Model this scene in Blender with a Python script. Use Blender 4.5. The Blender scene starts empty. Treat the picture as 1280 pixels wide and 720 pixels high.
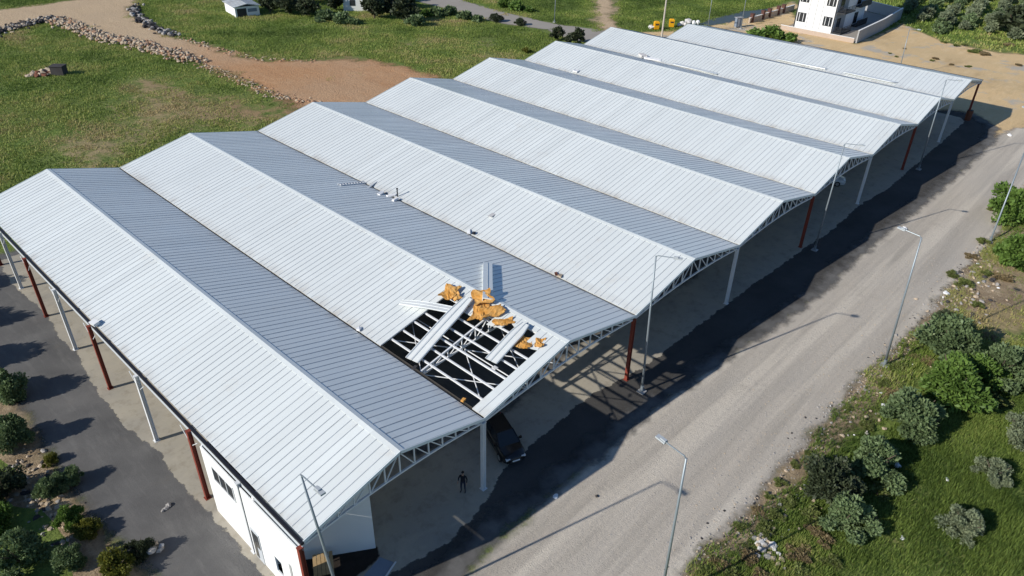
import bpy, bmesh, math, random
import numpy as np
from mathutils import Vector, Matrix, Euler
random.seed(11); RNG = np.random.default_rng(11)
scene = bpy.context.scene
COL = scene.collection
R = math.radians
# ------------------------------------------------------------------ camera
CAM = np.array([-10.16905941, -23.57091232, 35.88658746])
EUL = (R(57.86602618), R(-1.07492416), R(-46.36805516))
FPX = 913.3280
cam_d = bpy.data.cameras.new("camera"); cam = bpy.data.objects.new("camera", cam_d); COL.objects.link(cam)
cam.location = CAM; cam.rotation_euler = EUL
cam_d.sensor_width = 36; cam_d.lens = FPX * 36 / 1280; cam_d.clip_end = 8000; cam_d.clip_start = .5
scene.camera = cam
CR = np.array(Euler(EUL, 'XYZ').to_matrix())

def ray(px, py): return CR @ np.array([(px - 640) / FPX, -(py - 360) / FPX, -1.])
def at(px, py, z=0.):                       # the point of the level z that the photo shows at a pixel
    d = ray(px, py); t = (z - CAM[2]) / d[2]; return CAM + t * d
def onpl(px, py, n, d0):
    r = ray(px, py); n = np.array(n, float); return CAM + (d0 - n @ CAM) / (n @ r) * r

# ------------------------------------------------------------------ sun and sky
SUN_EL = R(27.8); SH = np.array([.956, -.293])          # direction in which shadows fall
w = bpy.data.worlds.new("World"); scene.world = w; w.use_nodes = True
nt = w.node_tree; sky = nt.nodes.new('ShaderNodeTexSky'); sky.sky_type = 'NISHITA'; sky.sun_disc = False
sky.sun_elevation = SUN_EL; sky.sun_rotation = math.atan2(-SH[0], -SH[1]); sky.air_density = 1.0; sky.dust_density = .15; sky.ozone_density = 6.0
nt.links.new(sky.outputs[0], nt.nodes['Background'].inputs[0]); nt.nodes['Background'].inputs[1].default_value = .10
sl = bpy.data.lights.new("sun", 'SUN'); sl.energy = 4.7; sl.angle = R(.53); sl.color = (1, .95, .86)
so = bpy.data.objects.new("sun", sl); COL.objects.link(so)
sd_ = Vector((SH[0] * math.cos(SUN_EL), SH[1] * math.cos(SUN_EL), -math.sin(SUN_EL)))
so.rotation_euler = sd_.to_track_quat('-Z', 'Y').to_euler(); so.location = (-40, 20, 60)
vs = scene.view_settings; vs.view_transform = 'Standard'; vs.look = 'None'; vs.exposure = .08; vs.gamma = 1; vs.use_curve_mapping = False
scene.render.engine = 'CYCLES'

# ------------------------------------------------------------------ materials
def hexl(r, g, b):
    f = lambda c: (c / 255 / 12.92) if c / 255 <= .04045 else ((c / 255 + .055) / 1.055) ** 2.4
    return (f(r), f(g), f(b), 1)
class NT:
    def __init__(s, name):
        s.m = bpy.data.materials.new(name); s.m.use_nodes = True; s.t = s.m.node_tree
        s.b = s.t.nodes['Principled BSDF']; s.out = s.t.nodes['Material Output']
        s.pos = None
    def n(s, typ, **kw):
        nd = s.t.nodes.new(typ)
        for k, v in kw.items(): setattr(nd, k, v)
        return nd
    def l(s, a, b): s.t.links.new(a, b)
    def co(s):
        if s.pos is None: s.pos = s.n('ShaderNodeTexCoord').outputs['Object']
        return s.pos
    def noise(s, scale, detail=4, rough=.55, stretch=None, rot=0, dist=0):
        co = s.co()
        if stretch or rot:
            mp = s.n('ShaderNodeMapping'); mp.inputs['Scale'].default_value = stretch or (1, 1, 1); mp.inputs['Rotation'].default_value = (0, 0, rot)
            s.l(co, mp.inputs[0]); co = mp.outputs[0]
        nd = s.n('ShaderNodeTexNoise'); nd.inputs['Scale'].default_value = scale; nd.inputs['Detail'].default_value = detail
        nd.inputs['Roughness'].default_value = rough; nd.inputs['Distortion'].default_value = dist; s.l(co, nd.inputs['Vector']); return nd.outputs['Fac']
    def ramp(s, fac, stops):
        nd = s.n('ShaderNodeValToRGB'); e = nd.color_ramp.elements
        while len(e) < len(stops): e.new(.5)
        for i, (p, c) in enumerate(stops):
            e[i].position = p; e[i].color = c if len(c) == 4 else (*c, 1)
        s.l(fac, nd.inputs[0]); return nd.outputs[0]
    def rng(s, fac, a, b, c=0., d=1., smooth=False):
        nd = s.n('ShaderNodeMapRange'); nd.interpolation_type = 'SMOOTHSTEP' if smooth else 'LINEAR'
        for i, v in enumerate((a, b, c, d)): nd.inputs[i + 1].default_value = v
        s.l(fac, nd.inputs[0]); return nd.outputs[0]
    def math(s, op, a, b=None):
        nd = s.n('ShaderNodeMath', operation=op)
        for i, v in enumerate((a, b)):
            if v is None: continue
            if isinstance(v, (int, float)): nd.inputs[i].default_value = v
            else: s.l(v, nd.inputs[i])
        return nd.outputs[0]
    def mix(s, fac, a, b, typ='MIX'):
        nd = s.n('ShaderNodeMix', data_type='RGBA', blend_type=typ)
        for sock, v in ((nd.inputs[0], fac), (nd.inputs[6], a), (nd.inputs[7], b)):
            if isinstance(v, (int, float)): sock.default_value = v
            elif isinstance(v, tuple): sock.default_value = v if len(v) == 4 else (*v, 1)
            else: s.l(v, sock)
        return nd.outputs[2]
    def attr(s, name): return s.n('ShaderNodeAttribute', attribute_name=name).outputs['Fac']
    def fin(s, col, rough=.8, metal=0, spec=.3, bump=None, bs=.3, bd=.02):
        if isinstance(col, tuple): s.b.inputs['Base Color'].default_value = col if len(col) == 4 else (*col, 1)
        else: s.l(col, s.b.inputs['Base Color'])
        if isinstance(rough, (int, float)): s.b.inputs['Roughness'].default_value = rough
        else: s.l(rough, s.b.inputs['Roughness'])
        s.b.inputs['Metallic'].default_value = metal; s.b.inputs['Specular IOR Level'].default_value = spec
        if bump is not None:
            bn = s.n('ShaderNodeBump'); bn.inputs['Strength'].default_value = bs; bn.inputs['Distance'].default_value = bd
            s.l(bump, bn.inputs['Height']); s.l(bn.outputs[0], s.b.inputs['Normal'])
        return s.m
    def edge(s, wid=.25, amp=1.0, nscale=.9):            # ragged outline from the distance stored in the mesh
        d = s.attr('sd'); n1 = s.noise(nscale, 5, .65)
        v = s.math('ADD', d, s.math('MULTIPLY', s.math('SUBTRACT', n1, .5), amp * 2))
        a = s.rng(v, -wid, wid, 1, 0, True)
        tr = s.n('ShaderNodeBsdfTransparent'); mx = s.n('ShaderNodeMixShader')
        s.l(a, mx.inputs[0]); s.l(tr.outputs[0], mx.inputs[1]); s.l(s.b.outputs[0], mx.inputs[2]); s.l(mx.outputs[0], s.out.inputs[0])
        return s.m
M = {}
def simple(name, col, rough=.6, metal=0, var=.15, scale=3., spec=.35, bump=0):
    t = NT(name); n = t.noise(scale, 5, .6)
    c = t.mix(n, tuple(x * (1 - var) for x in col[:3]), tuple(min(1, x * (1 + var)) for x in col[:3]))
    M[name] = t.fin(c, rough, metal, spec, n if bump else None, bump or .1); return M[name]

# roof paint: white coated sheet, a little grime running down the slope
def roofmat(name, base, grime):
    t = NT(name)
    sx = t.n('ShaderNodeSeparateXYZ'); t.l(t.co(), sx.inputs[0]); fl_ = t.math('FLOOR', t.math('DIVIDE', t.math('ADD', sx.outputs[1], .12), 1.14)); fx = t.math('FLOOR', t.math('DIVIDE', sx.outputs[0], 7.3))
    cv = t.n('ShaderNodeCombineXYZ'); t.l(fl_, cv.inputs[0]); t.l(fx, cv.inputs[1]); wn = t.n('ShaderNodeTexWhiteNoise', noise_dimensions='2D'); t.l(cv.outputs[0], wn.inputs['Vector'])
    n1 = t.noise(.16, 5, .6); n2 = t.noise(1.4, 5, .65, stretch=(.25, 1.6, 1)); n3 = t.noise(.5, 4, .5)
    c = t.mix(t.rng(n1, .35, .7, 0, .5), base, tuple(x * .93 for x in base))
    c = t.mix(t.rng(n2, .54, .8, 0, .3), c, grime); c = t.mix(t.math('MULTIPLY', wn.outputs['Value'], .7), c, tuple(x * .87 for x in base)); c = t.mix(t.rng(t.noise(.07, 2, .3), .5, .53, 0, .35), c, tuple(x * .9 for x in base))
    ft = t.math('MULTIPLY', t.rng(sx.outputs[2], 6.03, 6.30, 1, 0), t.rng(t.noise(.9, 5, .7, stretch=(.6, 1, 1)), .38, .68)); c = t.mix(t.math('MULTIPLY', ft, .65), c, (.36, .29, .21))
    c = t.mix(t.rng(t.noise(.35, 6, .7), .60, .72, 0, .30), c, (.60, .55, .48))
    c = t.mix(t.rng(t.noise(14, 2), .62, .8, 0, .10), c, (.25, .22, .19))
    M[name] = t.fin(c, t.rng(n3, .3, .7, .26, .40), 0, .85); return M[name]
roofmat('roof_paint', (.765, .80, .785), (.62, .60, .54))
roofmat('roof_paint_loose', (.785, .81, .79), (.66, .64, .58))
simple('seam', (.45, .48, .51), .6, var=.3, scale=1.2)
simple('valley', (.05, .045, .04), .9, var=.5, scale=.8)
simple('gutter_black', (.018, .018, .024), .5, var=.3)
simple('ridge_paint', (.71, .77, .78), .45, var=.08, scale=.8)
simple('steel_white', (.70, .71, .72), .5, var=.14, scale=2.5)
simple('steel_grey', (.50, .53, .56), .5, var=.1)
simple('steel_red', (.22, .045, .028), .6, var=.3, scale=2)
simple('galv', (.26, .30, .33), .42, metal=.35, var=.15, scale=4)
simple('lamp_head', (.45, .48, .50), .4, var=.05)
simple('lamp_glass', (.75, .76, .74), .15, var=.02)
simple('wall_white', (.80, .80, .79), .8, var=.04, scale=.7)
simple('wall_grey', (.36, .36, .36), .9, var=.15, scale=.6)
simple('wall_tan', (.45, .36, .29), .9, var=.15, scale=.6)
simple('brown_post', (.10, .045, .035), .8, var=.3)
simple('dark_frame', (.03, .032, .036), .5, var=.2)
simple('glass', (.025, .03, .035), .08, var=.2, spec=.6)
simple('car_black', (.010, .010, .012), .22, var=.1, spec=.6)
simple('car_grey', (.55, .57, .58), .25, var=.05, spec=.5)
simple('rubber', (.02, .02, .02), .8, var=.2)
simple('rim', (.45, .45, .46), .35, metal=.7, var=.1)
simple('light_glass', (.7, .72, .74), .12, var=.03)
simple('light_red', (.35, .02, .015), .2, var=.05)
simple('pole_grey', (.46, .42, .36), .9, var=.2, scale=2)
simple('wood', (.42, .29, .15), .8, var=.35, scale=5)
simple('rust', (.16, .06, .035), .85, var=.4)
simple('yellow', (.72, .36, .01), .5, var=.1)
simple('bag', (.60, .58, .56), .8, var=.15)
simple('litter', (.82, .82, .82), .6, var=.08)
simple('blue_grey', (.20, .24, .30), .6, var=.1)
simple('tile', (.40, .25, .17), .85, var=.25, scale=2)
simple('skin', (.42, .26, .18), .6, var=.05)
simple('cloth_dark', (.016, .017, .022), .9, var=.3)
simple('cloth_jeans', (.03, .035, .055), .9, var=.3)
simple('hair', (.012, .010, .009), .7, var=.2)
simple('bark', (.10, .075, .055), .95, var=.35, scale=6, bump=.5)
simple('rock_tan', (.46, .37, .27), .95, var=.35, scale=1.2, bump=.5)
simple('rock_rust', (.40, .24, .15), .95, var=.35, scale=1.2, bump=.5)
simple('rock_grey', (.34, .32, .30), .95, var=.35, scale=1.2, bump=.5)
simple('rock_dark', (.055, .05, .05), .95, var=.4, scale=1.2, bump=.5)
t = NT('foam'); n = t.noise(5, 6, .7); n2 = t.noise(1.6, 4, .6)
M['foam'] = t.fin(t.mix(t.rng(n2, .35, .7), t.mix(n, (.42, .17, .03), (.70, .34, .07)), (.66, .38, .13)), .9, 0, .2, n, .8, .06)

def leafmat(name, dark, light, dry=(.25, .2, .08), trans=.3):
    t = NT(name); a = t.attr('tint')
    oi = t.n('ShaderNodeObjectInfo').outputs['Random']
    c = t.ramp(a, [(0, dark), (.75, light), (1., dry)])
    c = t.mix(.35, c, t.mix(oi, tuple(x * .7 for x in light), tuple(min(1, x * 1.25) for x in light)))
    t.fin(c, .55, 0, .3)
    tr = t.n('ShaderNodeBsdfTranslucent'); t.l(c, tr.inputs[0]); mx = t.n('ShaderNodeMixShader'); mx.inputs[0].default_value = trans
    t.l(t.b.outputs[0], mx.inputs[1]); t.l(tr.outputs[0], mx.inputs[2]); t.l(mx.outputs[0], t.out.inputs[0])
    M[name] = t.m; return t.m
leafmat('leaf_olive', (.055, .090, .035), (.20, .275, .125), (.28, .32, .15))
leafmat('leaf_green', (.045, .095, .018), (.16, .26, .055), (.18, .24, .06))
leafmat('leaf_dark', (.026, .040, .020), (.080, .10, .052), (.11, .11, .065))
leafmat('leaf_grey', (.085, .115, .065), (.26, .30, .18), (.33, .33, .20))
leafmat('leaf_yellow', (.05, .07, .012), (.20, .20, .035), (.36, .30, .04))
leafmat('leaf_weed', (.06, .085, .02), (.20, .235, .07), (.34, .28, .13))
leafmat('leaf_dry', (.12, .09, .05), (.30, .23, .12), (.40, .30, .15))
t = NT('grass'); a = t.attr('tint')
c = t.ramp(a, [(0, (.068, .115, .022)), (.42, (.215, .295, .062)), (.68, (.37, .39, .115)), (1., (.46, .36, .19))])
t.fin(c, .65, 0, .2); tr = t.n('ShaderNodeBsdfTranslucent'); t.l(c, tr.inputs[0]); mx = t.n('ShaderNodeMixShader'); mx.inputs[0].default_value = .25
t.l(t.b.outputs[0], mx.inputs[1]); t.l(tr.outputs[0], mx.inputs[2]); t.l(mx.outputs[0], t.out.inputs[0]); M['grass'] = t.m

# ground: soil and low green growth; 'dry' raises the share of bare earth
t = NT('ground'); dry = t.attr('dry'); red = t.attr('red')
n1 = t.noise(.09, 6, .62); n2 = t.noise(.7, 6, .65); n3 = t.noise(4.5, 4, .7); n4 = t.noise(.28, 5, .6, stretch=(1, .35, 1), rot=.9)
green = t.mix(t.rng(n2, .3, .7), (.085, .138, .028), (.19, .265, .06))
green = t.mix(t.rng(n1, .38, .62, 0, .7), green, (.19, .21, .065))
green = t.mix(t.rng(n3, .45, .75, 0, .6), green, (.045, .065, .018))
soil = t.mix(n2, (.23, .18, .085), (.42, .33, .18)); soil = t.mix(t.rng(n3, .5, .8, 0, .5), soil, (.10, .07, .045))
soil = t.mix(red, soil, t.mix(n2, (.20, .095, .05), (.36, .20, .12)))
k = t.math('ADD', t.math('MULTIPLY', t.math('SUBTRACT', n2, .5), 1.5), t.math('MULTIPLY', t.math('SUBTRACT', n4, .5), 1.2))
k = t.rng(t.math('ADD', dry, k), .25, .85, 0, 1, True)
M['ground'] = t.fin(t.mix(k, green, soil), .95, 0, .15, t.math('ADD', n2, t.math('MULTIPLY', n3, .4)), .8, .25)

# gravel: pale crushed stone, tracks along the road
t = NT('gravel'); n1 = t.noise(.12, 5, .6, stretch=(.35, 1.3, 1)); n2 = t.noise(.5, 5, .65, stretch=(.10, 1.6, 1)); n3 = t.noise(9, 5, .8); n4 = t.noise(2.2, 5, .7)
n5 = t.noise(.55, 4, .6, stretch=(.04, 1, 1), rot=-.05)
c = t.mix(t.rng(n1, .35, .65), (.585, .515, .425), (.48, .435, .375))
c = t.mix(t.rng(n2, .42, .68, 0, .6), c, (.32, .285, .24)); c = t.mix(t.rng(n5, .48, .60, 0, .8), c, (.67, .60, .50)); c = t.mix(t.rng(t.noise(.16, 5, .7), .60, .70, 0, .5), c, (.34, .30, .25))
c = t.mix(t.rng(n3, .35, .75, 0, .5), c, t.mix(n4, (.26, .235, .20), (.68, .61, .52)), 'MIX'); c = t.mix(t.rng(n4, .55, .8, 0, .45), c, (.31, .28, .235))
t.fin(c, .95, 0, .15, t.math('ADD', n3, n4), .9, .05); M['gravel'] = t.edge(.5, 1.2, .6)
t = NT('asphalt'); n1 = t.noise(.25, 5, .6); n2 = t.noise(1.2, 6, .7, stretch=(1.4, .25, 1)); n3 = t.noise(14, 3, .7); n4 = t.noise(.45, 6, .7)
c = t.mix(t.rng(n1, .3, .7), (.105, .102, .10), (.165, .16, .153)); c = t.mix(t.rng(n2, .5, .8, 0, .5), c, (.24, .23, .215))
c = t.mix(t.rng(n3, .5, .8, 0, .4), c, (.07, .068, .066)); c = t.mix(t.rng(n4, .60, .72, 0, .45), c, (.15, .135, .115))
t.fin(c, .9, 0, .25, n3, .5, .02); M['asphalt'] = t.edge(.6, 1.1, .6)
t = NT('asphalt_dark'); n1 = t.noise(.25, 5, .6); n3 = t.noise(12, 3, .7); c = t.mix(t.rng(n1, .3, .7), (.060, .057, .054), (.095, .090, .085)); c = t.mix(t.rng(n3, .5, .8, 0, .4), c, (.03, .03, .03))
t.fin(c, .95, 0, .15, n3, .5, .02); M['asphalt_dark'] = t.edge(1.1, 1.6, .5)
t = NT('concrete'); n1 = t.noise(.18, 6, .65); n2 = t.noise(1.0, 6, .7); n3 = t.noise(.5, 5, .7, stretch=(.5, 1, 1), dist=1.0)
c = t.mix(t.rng(n1, .3, .7), (.46, .41, .32), (.34, .315, .27)); c = t.mix(t.rng(n2, .5, .85, 0, .7), c, (.16, .13, .09)); c = t.mix(t.rng(n3, .55, .7, 0, .5), c, (.47, .42, .34))
t.fin(c, .85, 0, .25, n2, .25, .01); M['concrete'] = t.edge(.06, .5, .9)
t = NT('sand'); n1 = t.noise(.08, 6, .6, stretch=(1, .5, 1)); n2 = t.noise(.5, 6, .7, stretch=(.35, 1, 1), rot=.25); n3 = t.noise(5, 4, .75); n4 = t.noise(.12, 6, .65)
c = t.mix(t.rng(n1, .3, .7), (.76, .54, .29), (.62, .46, .26)); c = t.mix(t.rng(n2, .5, .8, 0, .6), c, (.84, .66, .42)); c = t.mix(t.rng(n3, .5, .8, 0, .4), c, (.27, .19, .10)); c = t.mix(t.rng(t.noise(.22, 6, .7, stretch=(.4, 1, 1), rot=.3), .52, .66, 0, .45), c, (.42, .29, .15))
c = t.mix(t.rng(n4, .55, .63, 0, .85), c, (.46, .43, .38)); t.fin(c, .95, 0, .1, t.math('ADD', n2, n3), .7, .15); M['sand'] = t.edge(.8, 2.0, .3)
t = NT('dirt'); n1 = t.noise(.06, 5, .6); n2 = t.noise(.4, 6, .7, stretch=(1, .3, 1), rot=.75); n3 = t.noise(3.5, 4, .75); rd = t.attr('red')
c = t.mix(rd, t.mix(n2, (.54, .40, .25), (.72, .55, .36)), t.mix(n2, (.42, .20, .09), (.70, .42, .225))); c = t.mix(t.rng(n1, .42, .62, 0, .35), c, (.58, .44, .30))
c = t.mix(t.rng(n3, .45, .7, 0, .7), c, (.17, .10, .06)); c = t.mix(t.rng(t.noise(1.1, 5, .7), .5, .72, 0, .6), c, (.58, .40, .25)); t.fin(c, .95, 0, .1, t.math('ADD', n2, n3), .8, .2); M['dirt'] = t.edge(1.6, 5.0, .22)
t = NT('far_road'); n1 = t.noise(.2, 5, .6); n3 = t.noise(3, 4, .7); c = t.mix(n1, (.30, .27, .235), (.40, .365, .32)); c = t.mix(t.rng(n3, .5, .8, 0, .3), c, (.2, .18, .15))
t.fin(c, .95, 0, .1); M['far_road'] = t.edge(.5, .9, .5)
t = NT('water'); n1 = t.noise(.6, 4, .6); t.fin(t.mix(n1, (.05, .06, .05), (.08, .10, .10)), .45, 0, .3, t.noise(2, 3), .1, .05); M['water'] = t.edge(.6, 1.8, .4)
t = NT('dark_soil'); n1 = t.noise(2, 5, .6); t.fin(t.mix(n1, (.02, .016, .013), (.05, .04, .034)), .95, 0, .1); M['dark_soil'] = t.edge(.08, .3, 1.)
t = NT('margin'); n1 = t.noise(.35, 6, .65); n2 = t.noise(1.6, 6, .7); n3 = t.noise(6, 4, .75)
c = t.mix(t.rng(n1, .35, .65), (.26, .19, .12), (.52, .40, .26)); c = t.mix(t.rng(n2, .5, .75, 0, .7), c, (.66, .54, .39)); c = t.mix(t.rng(n3, .52, .78, 0, .6), c, (.14, .105, .075))
t.fin(c, .95, 0, .1, t.math('ADD', n2, n3), 1., .2); M['margin'] = t.edge(.8, 1.6, .5)

# ------------------------------------------------------------------ mesh helpers
class MB:
    def __init__(s): s.v = []; s.f = []; s.mi = []; s.mats = []
    def mat(s, name):
        if name not in s.mats: s.mats.append(name)
        return s.mats.index(name)
    def add(s, vs, fs, m):
        o = len(s.v); k = s.mat(m); s.v += [tuple(map(float, p)) for p in vs]
        for f in fs: s.f.append(tuple(o + i for i in f)); s.mi.append(k)
    def hexa(s, p, m):                                 # 8 corners: 4 below, 4 above
        s.add(p, [(3, 2, 1, 0), (4, 5, 6, 7), (0, 1, 5, 4), (1, 2, 6, 5), (2, 3, 7, 6), (3, 0, 4, 7)], m)
    def box(s, a, b, m):
        (x0, y0, z0), (x1, y1, z1) = a, b
        s.hexa([(x0, y0, z0), (x1, y0, z0), (x1, y1, z0), (x0, y1, z0), (x0, y0, z1), (x1, y0, z1), (x1, y1, z1), (x0, y1, z1)], m)
    def obox(s, c, ax, ay, az, hx, hy, hz, m):
        c, ax, ay, az = map(lambda q: np.array(q, float), (c, ax, ay, az)); p = []
        for k in (-1, 1):
            for i, j in ((-1, -1), (1, -1), (1, 1), (-1, 1)): p.append(c + ax * hx * i + ay * hy * j + az * hz * k)
        s.hexa(p, m)
    def bar(s, a, b, w, h, m, up=(0, 0, 1)):
        a = np.array(a, float); b = np.array(b, float); d = b - a; L = np.linalg.norm(d); d /= L; up = np.array(up, float)
        if abs(d @ up) > .98: up = np.array((0, 1., 0))
        x = np.cross(d, up); x /= np.linalg.norm(x); y = np.cross(x, d)
        s.obox((a + b) / 2, x, y, d, w / 2, h / 2, L / 2, m)
    def tube(s, pts, rad, m, n=8, cap=True):
        pts = [np.array(p, float) for p in pts]; rads = rad if hasattr(rad, '__len__') else [rad] * len(pts); vs = []; fs = []
        for i, p in enumerate(pts):
            d = pts[min(i + 1, len(pts) - 1)] - pts[max(i - 1, 0)]; d /= np.linalg.norm(d) + 1e-9
            u = np.array((0, 0, 1.)) if abs(d[2]) < .9 else np.array((1., 0, 0)); x = np.cross(d, u); x /= np.linalg.norm(x); y = np.cross(d, x)
            for k in range(n):
                a = 2 * math.pi * k / n; vs.append(p + rads[i] * (math.cos(a) * x + math.sin(a) * y))
        for i in range(len(pts) - 1):
            for k in range(n): fs.append((i * n + k, i * n + (k + 1) % n, (i + 1) * n + (k + 1) % n, (i + 1) * n + k))
        if cap: fs.append(tuple(range(n))[::-1]); fs.append(tuple(range((len(pts) - 1) * n, len(pts) * n)))
        s.add(vs, fs, m)
    def mesh(s, name):
        me = bpy.data.meshes.new(name); me.from_pydata(s.v, [], s.f)
        for m in s.mats: me.materials.append(M[m])
        me.polygons.foreach_set('material_index', s.mi); me.update(); return me
    def build(s, name, parent=None, smooth=False, bevel=0):
        me = s.mesh(name)
        if bevel:
            bm = bmesh.new(); bm.from_mesh(me); bmesh.ops.bevel(bm, geom=bm.edges[:], offset=bevel, segments=2, affect='EDGES', clamp_overlap=True); bm.to_mesh(me); bm.free()
        if smooth: me.polygons.foreach_set('use_smooth', [True] * len(me.polygons))
        return link(name, me, parent)
def link(name, me, parent=None):
    o = bpy.data.objects.new(name, me); COL.objects.link(o)
    if parent is not None: o.parent = parent
    return o
def tag(o, label, cat, group=None, kind=None):
    if label: o['label'] = label
    if cat: o['category'] = cat
    if group: o['group'] = group
    if kind: o['kind'] = kind
    return o
def thing(name, label, cat, loc=(0, 0, 0), rz=0, group=None):
    o = link(name, None); o.location = [float(v) for v in loc]; o.rotation_euler = (0, 0, rz); return tag(o, label, cat, group)
def dup(src, loc=None, rz=None, label=None, scale=None):
    r = src.copy(); COL.objects.link(r)
    if loc is not None: r.location = [float(v) for v in loc]
    if rz is not None: r.rotation_euler = (r.rotation_euler[0], r.rotation_euler[1], rz)
    if label: r['label'] = label
    if scale is not None: r.scale = scale
    for ch in list(src.children):
        c = ch.copy(); COL.objects.link(c); c.parent = r
        for g in ch.children:
            d = g.copy(); COL.objects.link(d); d.parent = c
    return r
# smooth value noise for layout
def vnoise(x, y, f, seed=0):
    g = np.random.default_rng(seed).random((64, 64)); x = np.asarray(x) * f; y = np.asarray(y) * f
    xi = np.floor(x).astype(int); yi = np.floor(y).astype(int); u = x - xi; v = y - yi; u = u * u * (3 - 2 * u); v = v * v * (3 - 2 * v)
    G = lambda a, b: g[a % 64, b % 64]
    return (G(xi, yi) * (1 - u) + G(xi + 1, yi) * u) * (1 - v) + (G(xi, yi + 1) * (1 - u) + G(xi + 1, yi + 1) * u) * v
def fbm(x, y, f, seed=0): return (vnoise(x, y, f, seed) + .5 * vnoise(x, y, f * 2.1, seed + 1) + .25 * vnoise(x, y, f * 4.3, seed + 2)) / 1.75
def sdist(poly, X, Y):
    poly = np.asarray(poly, float)[:, :2]; X = np.asarray(X, float); Y = np.asarray(Y, float); d = np.full(X.shape, 1e9); ins = np.zeros(X.shape, bool)
    for i in range(len(poly)):
        a = poly[i]; b = poly[(i + 1) % len(poly)]; e = b - a; wx = X - a[0]; wy = Y - a[1]; tt = np.clip((wx * e[0] + wy * e[1]) / (e @ e + 1e-12), 0, 1)
        d = np.minimum(d, (wx - e[0] * tt) ** 2 + (wy - e[1] * tt) ** 2)
        c = ((a[1] <= Y) != (b[1] <= Y)); xx = a[0] + (Y - a[1]) / (e[1] if abs(e[1]) > 1e-12 else 1e-12) * e[0]; ins ^= c & (X < xx)
    d = np.sqrt(d); return np.where(ins, -d, d)
def gridmesh(name, xs, ys, zfun, keep=None, attrs=None):
    X, Y = np.meshgrid(xs, ys); nx, ny = len(xs), len(ys); Z = zfun(X, Y)
    idx = np.arange(nx * ny).reshape(ny, nx); q = np.stack([idx[:-1, :-1], idx[:-1, 1:], idx[1:, 1:], idx[1:, :-1]], -1).reshape(-1, 4)
    if keep is not None:
        kk = keep(X, Y); kq = kk.ravel()[q].any(1); q = q[kq]
    used = np.unique(q); remap = np.full(nx * ny, -1); remap[used] = np.arange(len(used)); q = remap[q]
    co = np.stack([X.ravel(), Y.ravel(), Z.ravel()], 1)[used]
    me = bpy.data.meshes.new(name); me.vertices.add(len(co)); me.vertices.foreach_set('co', co.ravel().astype(np.float32))
    me.loops.add(q.size); me.loops.foreach_set('vertex_index', q.ravel().astype(np.int32)); me.polygons.add(len(q))
    me.polygons.foreach_set('loop_start', np.arange(0, q.size, 4, dtype=np.int32))
    for k, fn in (attrs or {}).items():
        at_ = me.attributes.new(k, 'FLOAT', 'POINT'); at_.data.foreach_set('value', fn(X, Y).ravel()[used].astype(np.float32))
    me.update(calc_edges=True); me.polygons.foreach_set('use_smooth', [True] * len(q)); return me
def px(*pts): return np.array([at(*p)[:2] for p in pts])

# ------------------------------------------------------------------ the shed's measures
VX = [.48, 12.81, 28.28, 43.45, 58.46, 73.23, 87.65, 101.8, 115.13]
RX = [6.56, 20.59, 35.89, 50.9, 65.75, 80.4, 94.75, 108.31]
VX[0] = .35
LEN = 52.5; HE = 6.04; HR = 7.735
BACK = [LEN] * 7 + [45.8]
ROWS = [0., 6.0, 11.7, 18.9, 26.7, 33.5, 40.1, 46.4, 52.2]
HR8 = [HR] * 7 + [HR - .35]

# ------------------------------------------------------------------ ground and the surfaces on it
P_GRAVEL = np.vstack([px((640, 668), (560, 735), (430, 900), (640, 1100), (760, 800), (838, 735), (862, 705), (890, 675), (930, 640), (962, 600), (1000, 560), (1052, 500), (1078, 466), (1112, 440), (1150, 402), (1182, 360), (1212, 330), (1243, 295), (1262, 258), (1300, 205), (1330, 160), (1270, 160), (1238, 175), (1195, 215), (1140, 258), (1093, 296), (1023, 362), (960, 408), (880, 460), (820, 502), (757, 558), (723, 585))])
P_ASPH = np.array(list(px((640, 655), (723, 592), (757, 565), (820, 510), (880, 468), (960, 416), (1023, 371), (1093, 305), (1140, 268), (1195, 222), (1240, 180), (1248, 160), (1215, 140))) + [(116, 3), (116, 54), (-2, 54.5), (-2.2, 60)] + list(px((-60, 330), (-40, 420), (0, 470), (35, 520), (72, 580), (100, 620), (135, 662), (190, 715), (260, 800), (420, 900), (520, 780))))
P_SLAB = np.array(list(px((0, 332), (19, 360), (60, 394), (75, 424), (97, 442), (107, 466), (119, 485), (150, 527), (196, 562), (220, 598), (242, 622), (262, 640), (290, 672), (330, 722), (390, 800))) + [(2.0, -.4)] + list(px((500, 712), (527, 697), (567, 673), (607, 629), (622, 598), (640, 576), (671, 551), (690, 537), (715, 512), (738, 495), (777, 474), (800, 462), (850, 425), (906, 382), (950, 350), (1001, 314), (1040, 288), (1075, 256), (1110, 236), (1140, 210), (1178, 177), (1206, 152))) + [(115.5, 1), (115.6, 33), (102, 34), (102, 53), (-.4, 53.2)])
P_SAND = px((800, 41), (845, 38), (885, 33), (920, 24), (950, 16), (990, 2), (1000, 8), (960, 24), (945, 32), (985, 12), (1000, 28), (1050, 46), (1068, 56), (1128, 30), (1150, 40), (1178, 52), (1215, 60), (1250, 66), (1300, 70), (1420, 90), (1420, 260), (1330, 200), (1262, 255), (1240, 175), (1215, 150), (1120, 160), (1000, 90), (820, 70), (770, 50))
P_DIRT = px((-60, 14), (0, 12), (60, 4), (150, -6), (178, -4), (162, 14), (188, 34), (222, 47), (270, 60), (320, 75), (400, 76), (442, 72), (482, 80), (528, 90), (575, 105), (520, 150), (400, 150), (350, 121), (300, 98), (250, 78), (205, 62), (175, 56), (130, 47), (100, 35), (70, 23), (0, 39), (-60, 50))
P_ROAD = px((505, -8), (549, -8), (624, 14), (694, 30), (755, 38), (790, 44), (800, 60), (730, 53), (694, 44), (685, 37), (631, 30), (600, 22), (516, 0))
P_PATH = px((742, -10), (766, -10), (768, 44), (747, 40))
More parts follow.
